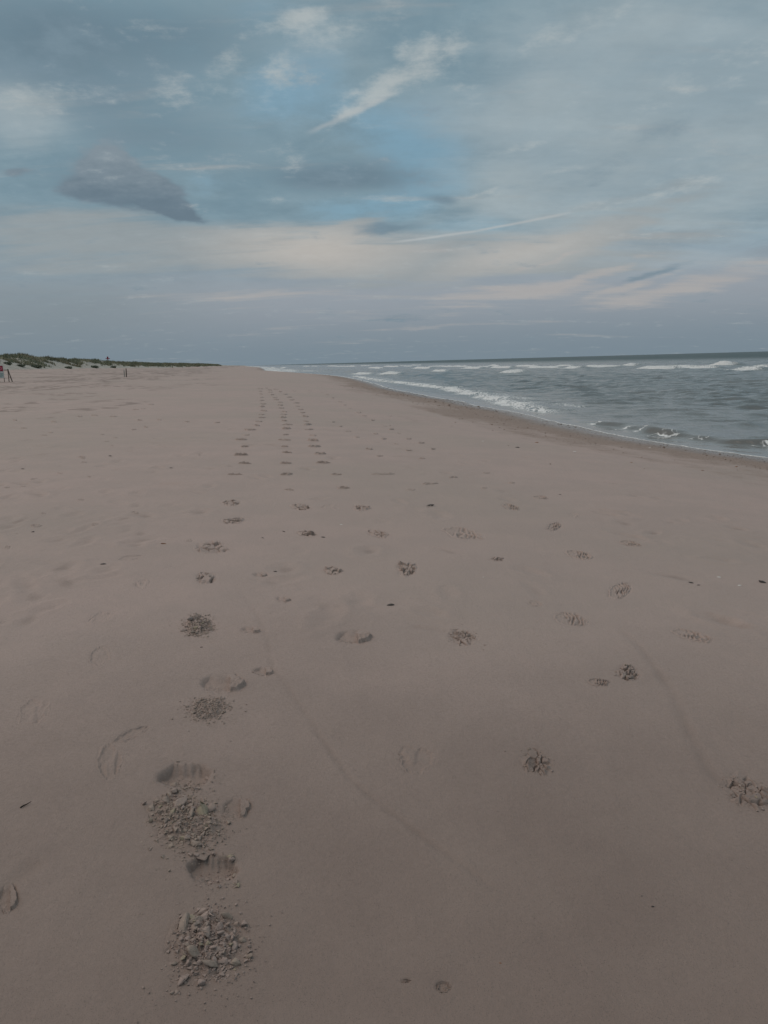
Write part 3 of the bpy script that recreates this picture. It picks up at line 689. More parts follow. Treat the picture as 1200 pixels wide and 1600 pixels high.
# breakers on the bar
BR = [(480, 572, 25), (492, 571.8, 14), (520, 571.7, 20), (533, 572, 25), (550, 572, 18), (573, 571, 18), (590, 574, 22), (613, 572, 24), (633, 571.5, 25), (652, 570, 14), (663, 574, 26), (683, 571.6, 22), (693, 578, 16),
      (620, 582, 15), (573, 582, 20), (708, 571.5, 60), (742, 574, 30), (758, 572.6, 20), (774, 571, 20), (787, 573, 30), (825, 571, 40), (854, 572.5, 50), (808, 579, 30), (885, 570.2, 25), (900, 573, 22), (935, 570.8, 35),
      (956, 571.2, 30), (987, 569.6, 20), (1033, 573, 62), (1062, 572, 44), (1096, 572.4, 54), (1135, 568, 34), (1171, 575, 30), (1195, 571, 20), (445, 574, 22), (427, 573.6, 22)]
brs = []
for (x_, y_, w_) in BR:
    X, Y = on_plane([x_], [y_], ZW + 0.3); uc, vc = uv(X[0], Y[0])
    e = []
    for xx in (x_ - w_ / 2, x_ + w_ / 2):
        rd = rays([xx], [y_])[0]; du, dv = uv(rd[0], rd[1])
        e.append(dv / du * uc if du > 0.02 else 1e9)
    v0, v1 = sorted(e); half = min(45.0, (v1 - v0) / 2)
    brs.append((uc, vc, vc - half, vc + half, (0.70 if (x_, y_) == (1135, 568) else g.uniform(0.35, 0.60))))
    k = sstep(vc - half - 3, vc - half * 0.6, svv) * sstep(vc + half + 3, vc + half * 0.6, svv); xx = su - uc - 0.8 * perlin(svv / 9, svv * 0 + uc, 95)
    bump_ = k * brs[-1][4] * np.where(xx < 0, np.exp(-(xx / 0.9) ** 2), np.exp(-(xx / 2.6) ** 2))
    wz = np.where(bump_ > 0.02, np.maximum(wz, bump_), wz)
    foam = np.maximum(foam, k * 0.75 * np.exp(-((xx + 1.6) / 2.2) ** 2))
wz = np.where(off < 0.5, wz * 0.3, wz)
shallow = sstep(2.6, 0.0, off) + 0.45 * sstep(26, 5, off) * sstep(80, 25, sr)
f = grid_faces(len(rr), len(th)); keep = off[f].max(1) > -1.2
SV = np.stack([sx, sy, ZW + wz], 1)
sea = tag(submesh('sea', SV, f[keep], M_SEA, {'foam': np.clip(foam, 0, 1), 'shallow': np.clip(shallow, 0, 1), 'chop': sstep(60, 260, off)}), 'grey green choppy sea reaching the horizon on the right', None, None, 'structure')

# breaking crests: lumpy foam rolls on the bar
parts = []
for (uc, vc, v0, v1, h) in brs:
    n = int(np.clip((v1 - v0) / 0.45, 10, 160)); m_ = 9
    v = np.linspace(v0, v1, n)[:, None] + np.zeros((1, m_)); a = np.linspace(-1, 1, m_)[None, :] + np.zeros((n, 1))
    tap = np.clip(np.minimum(v - v0, v1 - v) / max(1.0, 0.2 * (v1 - v0)), 0, 1) ** 0.6 * np.clip(0.75 + 1.1 * perlin(v / 4.5, v * 0 + uc * 3, 97), 0.05, 1.3)
    width = (1.0 + 1.1 * np.clip(perlin(v / 6, v * 0 + uc, 99) + 0.4, 0, 1)) * tap
    u = uc + a * width - 0.9 + 0.8 * perlin(v / 9, v * 0 + uc, 95) + 0.25 * perlin(v / 0.8, a * 2, 101)
    z = ZW + (h * (1.08 - 0.55 * (a < 0) * -a) * np.sqrt(np.clip(1 - a * a, 0, 1)) * tap + 0.16 * h * perlin(v / 0.7, a * 2.5 + uc, 103)) - 0.06
    X, Y = xy(u, v); parts.append((np.stack([X, Y, z], -1).reshape(-1, 3), grid_faces(n, m_)))
V, Fc = join(parts)
tag(mesh('surf_foam', V, Fc, M_FOAM), 'white foam of waves breaking in lines on the bar', None, None, 'stuff')
# thin foam edge of the last wash on the sand
v = np.concatenate([np.arange(6, 60, 0.05), np.geomspace(60, 420, 700)]); n = len(v); m_ = 5
wd = (0.030 + 0.035 * np.clip(perlin(v / 0.9, v * 0 + 5, 105) + 0.35, 0, 1)) * np.clip(v / 30, 1, 6)
ww = np.linspace(-1, 1, m_)[None, :]
u = shore_u(v)[:, None] + 0.02 + wd[:, None] * ww + 0.02 * perlin(v / 0.15, v * 0, 107)[:, None]
X, Y = xy(u, v[:, None] + 0 * ww)
gz_, *_ = ground(X.ravel(), Y.ravel())
z = np.maximum(gz_.reshape(X.shape), ZW) + (0.020 * (1 - ww ** 2)) * np.clip(v / 40, 1, 3)[:, None] * (0.5 + np.clip(perlin(v / 0.2, v * 0, 109), 0, 1))[:, None] + 0.001 - 0.006 * np.abs(ww)
ok = (perlin(v / 2.6, v * 0 + 3, 111) + 0.55 * perlin(v / 0.5, v * 0 + 3, 113)) > -0.30
Fc = grid_faces(n, m_); Fc = Fc[ok[Fc[:, 0] // m_]]
tag(mesh('swash_foam', np.stack([X, Y, z], -1).reshape(-1, 3), Fc, M_FOAM), 'thin white foam edge where the water meets the sand', None, None, 'stuff')

# ------------------------------------------------------------------ footprints
LUMPS = [lump(15, 0.7, 100 + i) for i in range(7)]
CLODM = []
for i in range(7):
    V, Fc = LUMPS[i]
    o = mesh('sand_clod', V, Fc, M_CLOD, False, link=False)
    b = bmesh.new(); b.from_mesh(o.data); bmesh.ops.bevel(b, geom=b.edges[:], offset=0.11, segments=1, affect='EDGES'); b.to_mesh(o.data); b.free()
    for p in o.data.polygons: p.use_smooth = False
    at_ = o.data.attributes.new('damp_shade', 'FLOAT', 'POINT'); at_.data.foreach_set('value', np.full(len(o.data.vertices), 0.42, np.float32))  # clods darkened to match the vignette painted on the near sand
    CLODM.append(o.data); bpy.data.objects.remove(o)
CRUMB = [lump(8, 0.75, 200 + i) for i in range(6)]
def scatter(pts, sizes, seed):
    g = np.random.default_rng(seed); parts = []
    for (x, y, z), s in zip(pts, sizes):
        V, Fc = CRUMB[g.integers(6)]
        a = g.uniform(0, 6.28); c_, s_ = math.cos(a), math.sin(a)
        P = V * s * np.array([g.uniform(0.7, 1.3), g.uniform(0.7, 1.3), g.uniform(0.6, 1.0)])
        P = np.stack([P[:, 0] * c_ - P[:, 1] * s_, P[:, 0] * s_ + P[:, 1] * c_, P[:, 2]], 1)
        parts.append((P + np.array([x, y, z + 0.25 * s]), Fc))
    return join(parts)
def height(s, p, q, rad, gg):
    """relief of one print in metres over the level of the sand; p across, q away from the viewer, rad 0..1 to its rim; also dampness with painted crack shade"""
    k = s.seed * 2.3; W_, L_ = s.w, s.l
    X, Y = p * W_, q * L_
    edge = sstep(1.0, 0.86, rad); sc = min(1.0, max(0.45, W_ / 0.11))
    lift = 0.00035 * max(1.0, s.r / 3); rough = fbm(X / 0.022 + k, Y / 0.022, 3, 121)
    if s.kind in ('heap', 'crumb'):
        pts = gg.uniform(-1, 1, (130, 2))
        wx = p + 0.10 * perlin(p * 4 + k, q * 4, 123); wy = q + 0.10 * perlin(p * 4, q * 4 + k, 125)
        d1, d2, ix = worley(wx, wy, pts)
        ht = gg.uniform(-1, 1, len(pts)); tx = gg.normal(0, 1, len(pts)); ty = gg.normal(0, 1, len(pts))
        cell = ht[ix] * 0.004 + (tx[ix] * (wx - pts[ix, 0]) + ty[ix] * (wy - pts[ix, 1])) * 0.016
        crack = sstep(0.05, 0.0, d2 - d1)
        h = 0.017 * (1 - rad ** 2) + 0.013 * fbm(p * 2 + k, q * 2, 2, 127) + cell - 0.006 * crack + 0.005 * rough
        return h * sstep(1.0, 0.5, rad + 0.25 * perlin(p * 4 + k, q * 4, 128)) * (0.75 if s.kind == 'crumb' else 1.1) * sc + lift * edge, (0.30 + 0.40 * crack + 0.25 * fbm(p * 3, q * 3, 2, 129)) * sstep(1.0, 0.8, rad)  # darker cracks paint shadowing between the lumps, over damp sand
    if s.kind in ('pit', 'flap'):
        t = q + 0.15 * perlin(p * 2 + k, q * 2, 131) - 0.45 * p * p
        flute = 0.06 * np.sin(p * 24 + k + 2.0 * perlin(p * 3 + k, q, 133)) * sstep(0.0, 0.5, q) if s.kind == 'pit' else 0
        wall = sstep(0.85 + 0.0 * p, 0.20, t + 0.6 * flute * (q > 0))
        ramp = sstep(-1.05, 0.10, t)
        h = -s.depth * wall * ramp * sstep(1.0, 0.75, np.abs(p) ** 1.0 * 0.95 + 0.02)
        h = h + 0.006 * np.exp(-((rad - 0.90) / 0.08) ** 2) * (q < 0.6) * (0.5 + perlin(p * 5 + k, q * 5, 135))
        if s.kind == 'flap':
            fl = sstep(0.15, 0.25, p + 0.15 * perlin(q * 3 + k, q * 0, 137)) * sstep(0.95, 0.80, rad) * sstep(-0.75, -0.68, q + 0.25 * perlin(p * 4, p * 0 + k, 139))
            h = h * (1 - fl) + fl * (0.012 + 0.020 * (p - 0.2) * 0.6 + 0.010 * (-q))
        bot = sstep(0.25, -0.2, t) * sstep(1.0, 0.8, rad)
        h = h + 0.007 * bot * rough + 0.003 * bot * fbm(X / 0.05, Y / 0.05, 2, 141)
        dmp = 0.12 + 0.30 * bot + 0.10 * wall * ramp
        return h * sc + lift * edge, dmp * sstep(1.0, 0.9, rad)
    if s.kind == 'faint':
        foot = sstep(0.95, 0.72, rad) * sstep(-0.35, 0.25, fbm(p * 1.3 + k, q * 1.3, 2, 143) + 0.15)
        rim = np.exp(-((rad - 0.80 + 0.15 * perlin(p * 5 + k, q * 5, 146)) / 0.08) ** 2) * sstep(-0.02, 0.35, perlin(p * 2.6 + k, q * 2.6, 145) - 0.25 * q)
        h = -0.0060 * foot + 0.0032 * rim + 0.0012 * rough * edge
        return h * edge + lift * edge, 0.30 * np.clip(rim * 1.3 + 0.1 * foot, 0, 1) * sstep(1.0, 0.9, rad)
    if s.kind == 'tread':
        body = sstep(0.98, 0.80, rad)
        bars = np.sin(p * 27 + 4 * np.abs(q) + 7 * perlin(p * 2.2 + k, q * 2.2, 147)) * (0.4 + 1.2 * np.clip(perlin(p * 3 + k, q * 3, 148) + 0.3, 0, 1)) * sstep(-0.45, 0.0, p + 0.5 * perlin(q * 2 + k, p, 149)) + 0.3 * rough
        h = (-0.004 + 0.007 * bars) * body + 0.004 * np.exp(-((rad - 0.88) / 0.07) ** 2)
        return (h * edge + (0.001 + lift) * edge) * (1 + 0.5 * (s.r > 6)), np.clip(0.32 - 0.35 * bars, 0.1, 0.8) * body
    if s.kind == 'crust':
        pts = gg.uniform(-1, 1, (26, 2)); wx = p + 0.14 * perlin(p * 3 + k, q * 3, 151); wy = q + 0.14 * perlin(p * 3, q * 3 + k, 153)
        d1, d2, ix = worley(wx, wy, pts); ht = gg.uniform(-0.3, 1, len(pts)); tx = gg.normal(0, 1, len(pts)); ty = gg.normal(-0.5, 1, len(pts))
        crack = sstep(0.07, 0.0, d2 - d1); up = sstep(0.98, 0.70, rad)
        h = up * (ht[ix] * 0.011 + (tx[ix] * (wx - pts[ix, 0]) + ty[ix] * (wy - pts[ix, 1])) * 0.026 - 0.014 * crack + 0.003 * rough) + lift * edge
        return h * edge * (0.65 + 0.45 * min(1, s.r / 8)), np.clip(0.28 + 0.50 * crack + 0.3 * perlin(p * 3 + k, q * 3, 155), 0.1, 1) * up
    # far: a scuffed dent with a raised rim
    bars = fbm(p * 2.6 + k, q * 2.2, 2, 157)
    h = 0.006 + s.vary * 0.028 * np.exp(-((rad - 0.62) / 0.20) ** 2) * (0.55 + 0.9 * np.clip(bars + 0.4, 0, 1)) + 0.014 * bars
    fd = min(1.0, s.r / 14)
    return h * edge * fd * min(1.0, W_ / 0.14), (0.68 - 1.2 * np.clip(bars, -0.3, 0.5)) * sstep(1.0, 0.80, rad)
TRG = {'left': 'footprints in the leftmost trail', 'second': 'footprints in the second trail', 'third': 'footprints in the third trail', 'fourth': 'footprints scattered right of the trails',
       'fifth': 'footprints in the curving trail', 'dunes': 'footprints on the dune side of the trails'}
FADE = {'fourth': 0.62, 'fifth': 0.62, 'dunes': 0.72}
for s in spots:
    gg = np.random.default_rng(1000 + s.seed)
    big = s.kind != 'far'
    if big: nr, na = (46, 170) if s.r < 4.5 else (30, 110)
    else: nr, na = (14, 44) if s.r < 15 else (8, 24)
    rad, thh = np.meshgrid(np.concatenate([[0.004], np.linspace(0, 1, nr)[1:] ** 0.8]), np.linspace(0, 2 * math.pi, na, endpoint=False), indexing='ij')
    o_ = outline(s, thh); p, q = rad * o_ * np.cos(thh), rad * o_ * np.sin(thh)
    X = s.c[0] + p * s.e1[0] + q * s.e2[0]; Y = s.c[1] + p * s.e1[1] + q * s.e2[1]
    gz0, gd, grd, gw = ground(X.ravel(), Y.ravel())
    h, dm = height(s, p, q, rad, gg)
    k_ = FADE.get(s.trail, 1.0)
    Z = gz0.reshape(X.shape) + h * (0.8 if k_ < 1 else 1) - (0.0025 if s.kind in ('heap', 'crumb', 'far') else 0.0007) * (rad > 0.999) * min(3, max(1, s.r / 4))
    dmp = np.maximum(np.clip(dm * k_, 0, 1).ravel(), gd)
    base = gz0.reshape(X.shape)[0, 0]; c3 = np.array([s.c[0], s.c[1], base])
    V = np.stack([X, Y, Z], -1).reshape(-1, 3) - c3
    at = {'damp_shade': dmp, 'red': grd, 'wet': gw}
    grp = TRG.get(s.trail, 'footprints near the camera')
    clods = {'heap': 1, 'crumb': 0, 'pit': 1, 'crust': 1}.get(s.kind, 0) if s.r < 5.2 else 0
    if not clods and s.kind != 'crumb':
        o = mesh('footprint', V, grid_faces(nr, na, True), M_SAND, s.kind == 'far' or True, at)
        o.location = c3; tag(o, s.label, 'footprint', grp); continue
    root = empty('footprint', c3); tag(root, s.label, 'footprint', grp)
    mesh('imprint', V, grid_faces(nr, na, True), M_SAND, True, at, root)
    Zr = (Z - base)
    def at_pq(a, b):
        # height of the imprint at (a, b): nearest sample
        i = np.argmin((p - a) ** 2 + (q - b) ** 2); return Zr.ravel()[i]
    def wpos(a, b): return a * s.e1[0] + b * s.e2[0], a * s.e1[1] + b * s.e2[1]
    big_clods = []
    if s.kind == 'heap':
        n = 62 if s.w > 0.10 else (36 if s.w > 0.085 else 16)
        for _ in range(n):
            a, b = np.clip(gg.normal(0, 0.46, 2), -1.0, 1.0)
            if s.w > 0.10 and s.c[1] < 2.2 and b > 0: b *= 0.8
            big_clods.append((a, b, float(np.exp(gg.normal(math.log(0.0090), 0.42)))))
        if s.seed == 1:      # the slabs that stand out in the nearest heap
            big_clods += [(-0.38, -0.30, 0.024), (-0.10, 0.62, 0.027), (-0.62, -0.78, 0.021), (-0.20, -0.82, 0.018), (0.22, 0.28, 0.019), (-0.42, 0.52, 0.020), (0.15, -0.15, 0.017), (0.35, -0.4, 0.016), (-0.05, 0.10, 0.017), (0.55, 0.15, 0.016), (0.42, 0.62, 0.016), (0.0, -0.5, 0.018)]
        if s.seed == 3: big_clods += [(0.42, 0.22, 0.034), (0.62, 0.35, 0.024), (-0.10, 0.30, 0.024), (-0.45, 0.42, 0.021), (-0.78, 0.22, 0.019), (-0.30, -0.05, 0.018), (0.25, -0.72, 0.020), (0.05, -0.62, 0.019), (0.15, 0.0, 0.016)]
    elif s.kind == 'pit': big_clods = [(0.75 + 0.1 * gg.normal(), -0.2 + 0.4 * gg.normal(), gg.uniform(0.006, 0.014)) for _ in range(7)]
    elif s.kind == 'crust': big_clods = [(gg.normal(0, 0.4), gg.normal(-0.1, 0.4), gg.uniform(0.005, 0.010)) for _ in range(8)]
    for a, b, sz in big_clods:
        o = bpy.data.objects.new('sand_clod', CLODM[gg.integers(7)]); COL.objects.link(o); o.parent = root
        wx, wy = wpos(a, b); o.location = (wx, wy, at_pq(a, b) + 0.30 * sz)
        o.rotation_euler = (gg.normal(0, 0.35), gg.normal(0, 0.35), gg.uniform(0, 6.28)); o.scale = (sz * gg.uniform(0.9, 1.5), sz * gg.uniform(0.7, 1.1), sz * gg.uniform(0.55, 1.0))
    n = {'heap': 1250, 'crumb': 900, 'pit': 190, 'crust': 140}[s.kind]
    if s.w < 0.095: n = int(n * 0.6)
    ab = gg.normal(0, 0.46, (n, 2)); ab[:, 1] -= 0.1 + (0.35 if s.kind == 'pit' else 0)
    ab = np.concatenate([ab, gg.normal(0, 0.85, (n // 12, 2))]); sz = np.exp(gg.normal(math.log(0.0033), 0.50, len(ab))) * (1.0 if s.w > 0.095 else 0.8) * np.where(np.hypot(ab[:, 0], ab[:, 1]) > 1.0, 0.62, 1.0)
    far_ = np.hypot(ab[:, 0], ab[:, 1]) > 0.9
    pts = []
    for (a, b), ff in zip(ab, far_):
        wx, wy = wpos(a, b)
        if ff:
            g0, *_ = (ground(np.array([wx + s.c[0]]), np.array([wy + s.c[1]])) if False else (np.array([base + (ground_base(np.array([wx + s.c[0]]), np.array([wy + s.c[1]]))[0] - ground_base(np.array([s.c[0]]), np.array([s.c[1]]))[0])]),))
            pts.append((wx, wy, g0[0] - base))
        else: pts.append((wx, wy, at_pq(a, b)))
    V, Fc = scatter(pts, sz, s.seed)
    tag(mesh('sand_crumbs', V, Fc, M_CLOD, False, {'damp_shade': np.full(len(V), 0.45 if s.r < 5.5 else 0.2)}, root), kind='stuff')  # nearer crumbs coloured darker to follow the painted vignette

# ------------------------------------------------------------------ small finds on the sand
def shell_mesh(seed, mat):
    g = np.random.default_rng(seed); n = 9
    a = np.linspace(0, 2 * math.pi, n, endpoint=False); r = g.uniform(0.75, 1.1, n)
    rim = np.stack([r * np.cos(a), 0.7 * r * np.sin(a), 0.06 * g.normal(size=n)], 1); mid = np.stack([0.55 * r * np.cos(a), 0.4 * r * np.sin(a), np.full(n, 0.26)], 1)
    V = np.concatenate([rim, mid, [[0.05, 0.02, 0.34]], rim * [0.9, 0.9, 1] - [0, 0, 0.10]])
    q = [[i, (i + 1) % n, n + (i + 1) % n, n + i] for i in range(n)] + [[2 * n + 1 + i, 2 * n + 1 + (i + 1) % n, (i + 1) % n, i] for i in range(n)]
    t = [[n + i, n + (i + 1) % n, 2 * n] for i in range(n)]
    o = mesh('shell_chip', V, [np.array(q), np.array(t)], mat, False, link=False); me = o.data; bpy.data.objects.remove(o); return me
SH = {k: [shell_mesh(300 + 10 * j + i, m) for i in range(4)] for j, (k, m) in enumerate((('dark', M_DARKSHELL), ('pale', M_PALESHELL), ('rust', M_RUST)))}
FIND = [
 (36, 733, 7, 'dark', 'dark shell chip nearest the left edge, beyond the left dents'), (172, 712, 7, 'dark', 'dark shell chip near the far dents on the dune side'), (267, 732, 7, 'dark', 'dark shell chip alone left of the leftmost trail'),
 (51, 832, 7, 'dark', 'dark curved shell chip near the left edge among faint dents'), (161, 882, 12, 'dark', 'elongated dark shell fragment left of a thin faint dent'), (808, 699, 9, 'dark', 'black shell lying alone near the reddish wet sand'),
 (671, 790, 16, 'dark', 'dark gash-like shell edge sticking out of open sand'), (1080, 910, 9, 'dark', 'farther of two dark chips right of the broken boot print'), (1092, 914, 8, 'dark', 'nearer of two dark chips right of the broken boot print'),
 (1193, 910, 14, 'dark', 'dark shell at the right edge of the frame'), (1020, 1416, 6, 'dark', 'lone black pebble-like chip in the near right sand'), (430, 893, 7, 'dark', 'dark chip beside a small lifted flake of crust'),
 (444, 830, 7, 'dark', 'dark chip left of a thin cracked footprint'), (411, 840, 6, 'dark', 'tiny dark chip right of the broad dark plated footprint'), (256, 850, 10, 'rust', 'brownish chip left of the broad dark plated footprint'),
 (505, 839, 9, 'dark', 'flat dark chip at the right end of a thin cracked footprint'), (610, 946, 14, 'dark', 'thin dark chip half buried in the middle of open sand'), (838, 692, 7, 'rust', 'rusty chip near the black shell by the wet sand'),
 (1123, 902, 6, 'pale', 'white shell chip, the farther of two on the right'), (1155, 915, 7, 'pale', 'white shell chip, the nearer of two on the right'), (533, 819, 5, 'pale', 'tiny white shell chip between two oval footprints'),
 (755, 903, 4, 'pale', 'tiny white shell chip near the olive toe dent'), (312, 711, 6, 'dark', 'tiny dark chip left of the far leftmost trail'), (875, 773, 5, 'dark', 'black chip above a short dark boot mark'), (315, 1013, 5, 'dark', 'tiny dark chip just in front of the olive crumbly footprint'),
 (755, 690, 5, 'pale', 'pale shell chip on the edge of the reddish sand'), (1150, 730, 6, 'rust', 'rusty chip on the wet sand at the right'), (1098, 735, 6, 'rust', 'rusty chip on the wet sand, left of another'), (986, 722, 5, 'rust', 'rusty chip below the near shore break'),
 (1015, 700, 5, 'pale', 'pale shell chip under the foam edge'), (898, 705, 6, 'pale', 'pale shell chip in front of the shelly band'), (1003, 1400, 3, 'dark', 'speck of dark shell beyond the lone black chip'), (782, 1505, 4, 'rust', 'tiny brown chip in the bottom middle sand')]
X, Y = hit([a[0] for a in FIND], [a[1] for a in FIND]); ZG, *_ = ground(X, Y)
for i, (x_, y_, w_, k, lab) in enumerate(FIND):
    dist = math.sqrt(X[i] ** 2 + Y[i] ** 2 + (EYE - ZG[i]) ** 2); sz = w_ / 2 * dist / F
    o = bpy.data.objects.new('shell_chip', SH[k][i % 4]); COL.objects.link(o)
    o.location = (X[i], Y[i], ZG[i] + 0.02 * sz); o.scale = (sz, sz * 0.8, sz * (0.9 if dist < 6 else 0.7)); o.rotation_euler = (random.gauss(0, 0.2), random.gauss(0, 0.2), random.uniform(-0.5, 0.5))
    tag(o, lab, 'shell', 'shell chips on the sand')
# twig
X, Y = hit([33, 49], [1265.5, 1258]); ZG, *_ = ground(X, Y); pa = []
for i in range(7):
    t = i / 6; c = np.array([X[0] + (X[1] - X[0]) * t, Y[0] + (Y[1] - Y[0]) * t + 0.002 * math.sin(t * 7), ZG[0] + 0.003 + 0.002 * t])
    a = np.linspace(0, 2 * math.pi, 6, endpoint=False); rad = 0.0034 * (1 - 0.55 * t)
    pa.append(c + np.stack([np.cos(a) * 0 + 0.3 * rad * np.cos(a), rad * np.cos(a), rad * np.sin(a)], 1))
V = np.concatenate(pa); tag(mesh('twig', V, [grid_faces(7, 6, True), np.array([[0, 5, 4], [0, 4, 3], [0, 3, 2], [0, 2, 1]]), np.array([[36, 37, 38], [36, 38, 39], [36, 39, 40], [36, 40, 41]])], M_TWIG), 'short dark twig lying on smooth sand near the left edge', 'twig')
# shell hash on the swash face, and loose grit over the near sand
v = np.exp(rng.uniform(math.log(11), math.log(75), 5200)); dd = np.abs(rng.normal(0, 1, 5200)) * 2.3 + 0.15; u = shore_u(v) - dd; X, Y = xy(u, v)
m = (fbm(u / 1.5, v / 6, 3, 161) + 0.25 * rng.normal(size=len(v)) > -0.05); X, Y, v = X[m], Y[m], v[m]; ZG, *_ = ground(X, Y)
V, Fc = scatter(np.stack([X, Y, ZG - 0.002], 1), np.exp(rng.normal(math.log(0.011), 0.45, len(X))) * np.clip(v / 25, 0.8, 1.8), 5)
tag(mesh('shell_hash', V, Fc, M_HASH, False), 'coarse broken shell strewn along the reddish wet strip', None, None, 'stuff')
a = rng.uniform(-0.6, 0.6, 1500); r = np.exp(rng.uniform(math.log(1.5), math.log(9), 1500)); X, Y = r * np.sin(a), r * np.cos(a); ZG, *_ = ground(X, Y)
V, Fc = scatter(np.stack([X, Y, ZG - 0.0003], 1), np.exp(rng.normal(math.log(0.0011), 0.4, len(X))) * np.clip(r / 3, 0.7, 2.2), 6)
tag(mesh('sand_grit', V, Fc, M_CLOD, False), 'sparse loose grit on the smooth near sand', None, None, 'stuff')

# ------------------------------------------------------------------ dune grass and shrubs
n = 90000
v = np.exp(rng.uniform(math.log(70), math.log(1100), n)); ft = rng.uniform(0.8, 40, n) ** 1.0; u = dune_foot(v) - ft
X, Y = xy(u, v); az_ = np.degrees(np.arctan2(X, Y))
cover = fbm(u / 5.0, v / 9.0, 3, 171) * 0.9 + np.clip((ft - 4.2) / 6, -0.7, 0.55) + np.clip((v - 350) / 500, 0, 0.3) - 0.16
m = (cover + 0.16 * rng.normal(size=n) > 0.10) & (az_ > -36) & (az_ < 0); X, Y, v, u, ft = X[m], Y[m], v[m], u[m], ft[m]
ZG, *_ = ground(X, Y); n = len(X)
big = np.clip((v / 140) ** 0.55, 0.8, 2.6); tint = np.clip(0.42 + 1.5 * fbm(u / 5, v / 9, 3, 173) + 0.22 * rng.normal(size=n), 0, 1)
Vs, Ts = [], []
for k in range(6):
    a = rng.uniform(0, 6.28, n); hgt = rng.uniform(0.25, 0.62, n) * big; wdt = rng.uniform(0.05, 0.13, n) * big; ln = rng.uniform(0.05, 0.35, n) * big
    jx, jy = rng.normal(0, 0.16, n) * big, rng.normal(0, 0.16, n) * big; ca, sa = np.cos(a), np.sin(a)
    b0 = np.stack([X + jx - sa * wdt, Y + jy + ca * wdt, ZG - 0.05], 1); b1 = np.stack([X + jx + sa * wdt, Y + jy - ca * wdt, ZG - 0.05], 1)
    tp = np.stack([X + jx + ca * ln, Y + jy + sa * ln, ZG + hgt], 1)
    Vs.append(np.stack([b0, b1, tp], 1).reshape(-1, 3)); Ts.append(np.repeat(np.clip(tint + rng.normal(0, 0.12, n), 0, 1), 3))
V = np.concatenate(Vs); tag(mesh('dune_grass', V, np.arange(len(V)).reshape(-1, 3), M_GRASS, False, {'tint': np.concatenate(Ts)}), 'green and straw coloured grass covering the dune ridge', None, None, 'stuff')
SHR = [(57, 574, 12, 'dark bush low on the dune face between two bare sand patches'), (33, 572, 9, 'dark bush at the dune foot nearest the red sign'), (107, 575, 8, 'small dark bush at the dune foot below the highest crest'),
       (148, 574, 9, 'dark bush at the dune foot left of the red marker'), (177, 574, 7, 'small dark bush at the dune foot under the red marker'), (12, 569, 10, 'dark bush on the dune face behind the red sign')]
for i, (x_, y_, w_, lab) in enumerate(SHR):
    X, Y = hit([x_], [y_ + 0.8]); ZG, *_ = ground(X, Y); dist = math.hypot(X[0], Y[0]); rad = w_ / 2 * dist / F; g = np.random.default_rng(400 + i)
    root = empty('dune_shrub', (X[0], Y[0], ZG[0])); tag(root, lab, 'shrub', 'shrubs on the dune face')
    n = 420; p = g.normal(size=(n, 3)); p /= np.linalg.norm(p, axis=1)[:, None]; p *= (g.uniform(0.25, 1, (n, 1)) ** 0.5) * (1 + 0.25 * fbm(p[:, :1] * 2 + i, p[:, 1:2] * 2, 2, 181)); p = p * rad * np.array([1.25, 0.9, 0.42]) + [0, 0, rad * 0.30]
    t1 = g.normal(size=(n, 3)) * 0.07 * rad * 1.6; t2 = g.normal(size=(n, 3)) * 0.07 * rad * 1.6
    V = np.stack([p - t1, p + t2, p + t1, p - t2], 1).reshape(-1, 3); mesh('crown', V, np.arange(4 * n).reshape(-1, 4), M_LEAF, False, None, root)
    st = []
    for k in range(5):
        a = k * 1.257; tip = np.array([math.cos(a) * 0.5, math.sin(a) * 0.5, 0.6]) * rad; w = 0.02 * rad + 0.01
        st.append((np.array([[-w, 0, -0.1], [w, 0, -0.1], [0, w, -0.1], [tip[0], tip[1], tip[2]]]), np.array([[0, 1, 3], [1, 2, 3], [2, 0, 3]])))
    V, Fc = join(st); mesh('stem', V, Fc, M_TWIG, False, None, root)

# ------------------------------------------------------------------ barricade with a sign, stakes, marker on the dune
X, Y = hit([15], [596.5]); ZG, *_ = ground(X, Y); dist = math.hypot(X[0], Y[0]); mpp = dist / F * 0.85     # metres per photo pixel there
ang = math.atan2(X[0], Y[0])
root = empty('beach_barricade', (X[0], Y[0], ZG[0]), -ang); tag(root, 'wooden A-frame barricade holding a red and white notice board at the left edge', 'barricade')
# local axes: +x to the right as seen from the camera, +y away from it
H = 20.5 * mpp
def beam(a, b, w, name, mat, extra=None):
    a, b = Vector(a), Vector(b); d = (b - a); rot = d.to_track_quat('Z', 'Y').to_matrix()
    V, Fc = box((0, 0, 0), (w, w, d.length), rot); return mesh(name, V + np.array((a + b) / 2), Fc, mat, False, None, root)
LW = 1.15 * mpp
for ox in (0.0, -19.0 * mpp):
    beam((ox + 4.5 * mpp, -0.42, -0.08), (ox - 0.7 * mpp, 0.03, H), LW, 'leg', M_WOOD)
    beam((ox - 0.6 * mpp, 0.45, -0.08), (ox - 0.7 * mpp, 0.09, H), LW, 'leg', M_WOOD)
    beam((ox + 2.2 * mpp, -0.24, H * 0.38), (ox - 0.5 * mpp, 0.26, H * 0.38), LW * 0.7, 'cross_brace', M_WOOD)
beam((-22 * mpp, 0.06, H * 0.94), (0.8 * mpp, 0.06, H * 0.94), LW * 1.1, 'rail', M_WOOD)
sx0, sx1 = -21.5 * mpp, -6.8 * mpp; zt, zb = 27.0 * mpp, 6.6 * mpp; zm = 16.8 * mpp; sc = (sx0 + sx1) / 2
V, Fc = box((sc, -0.10, (zt + zb) / 2), (sx1 - sx0, 0.03, zt - zb)); board = mesh('notice_board', V, Fc, M_WHITE, False, None, root)
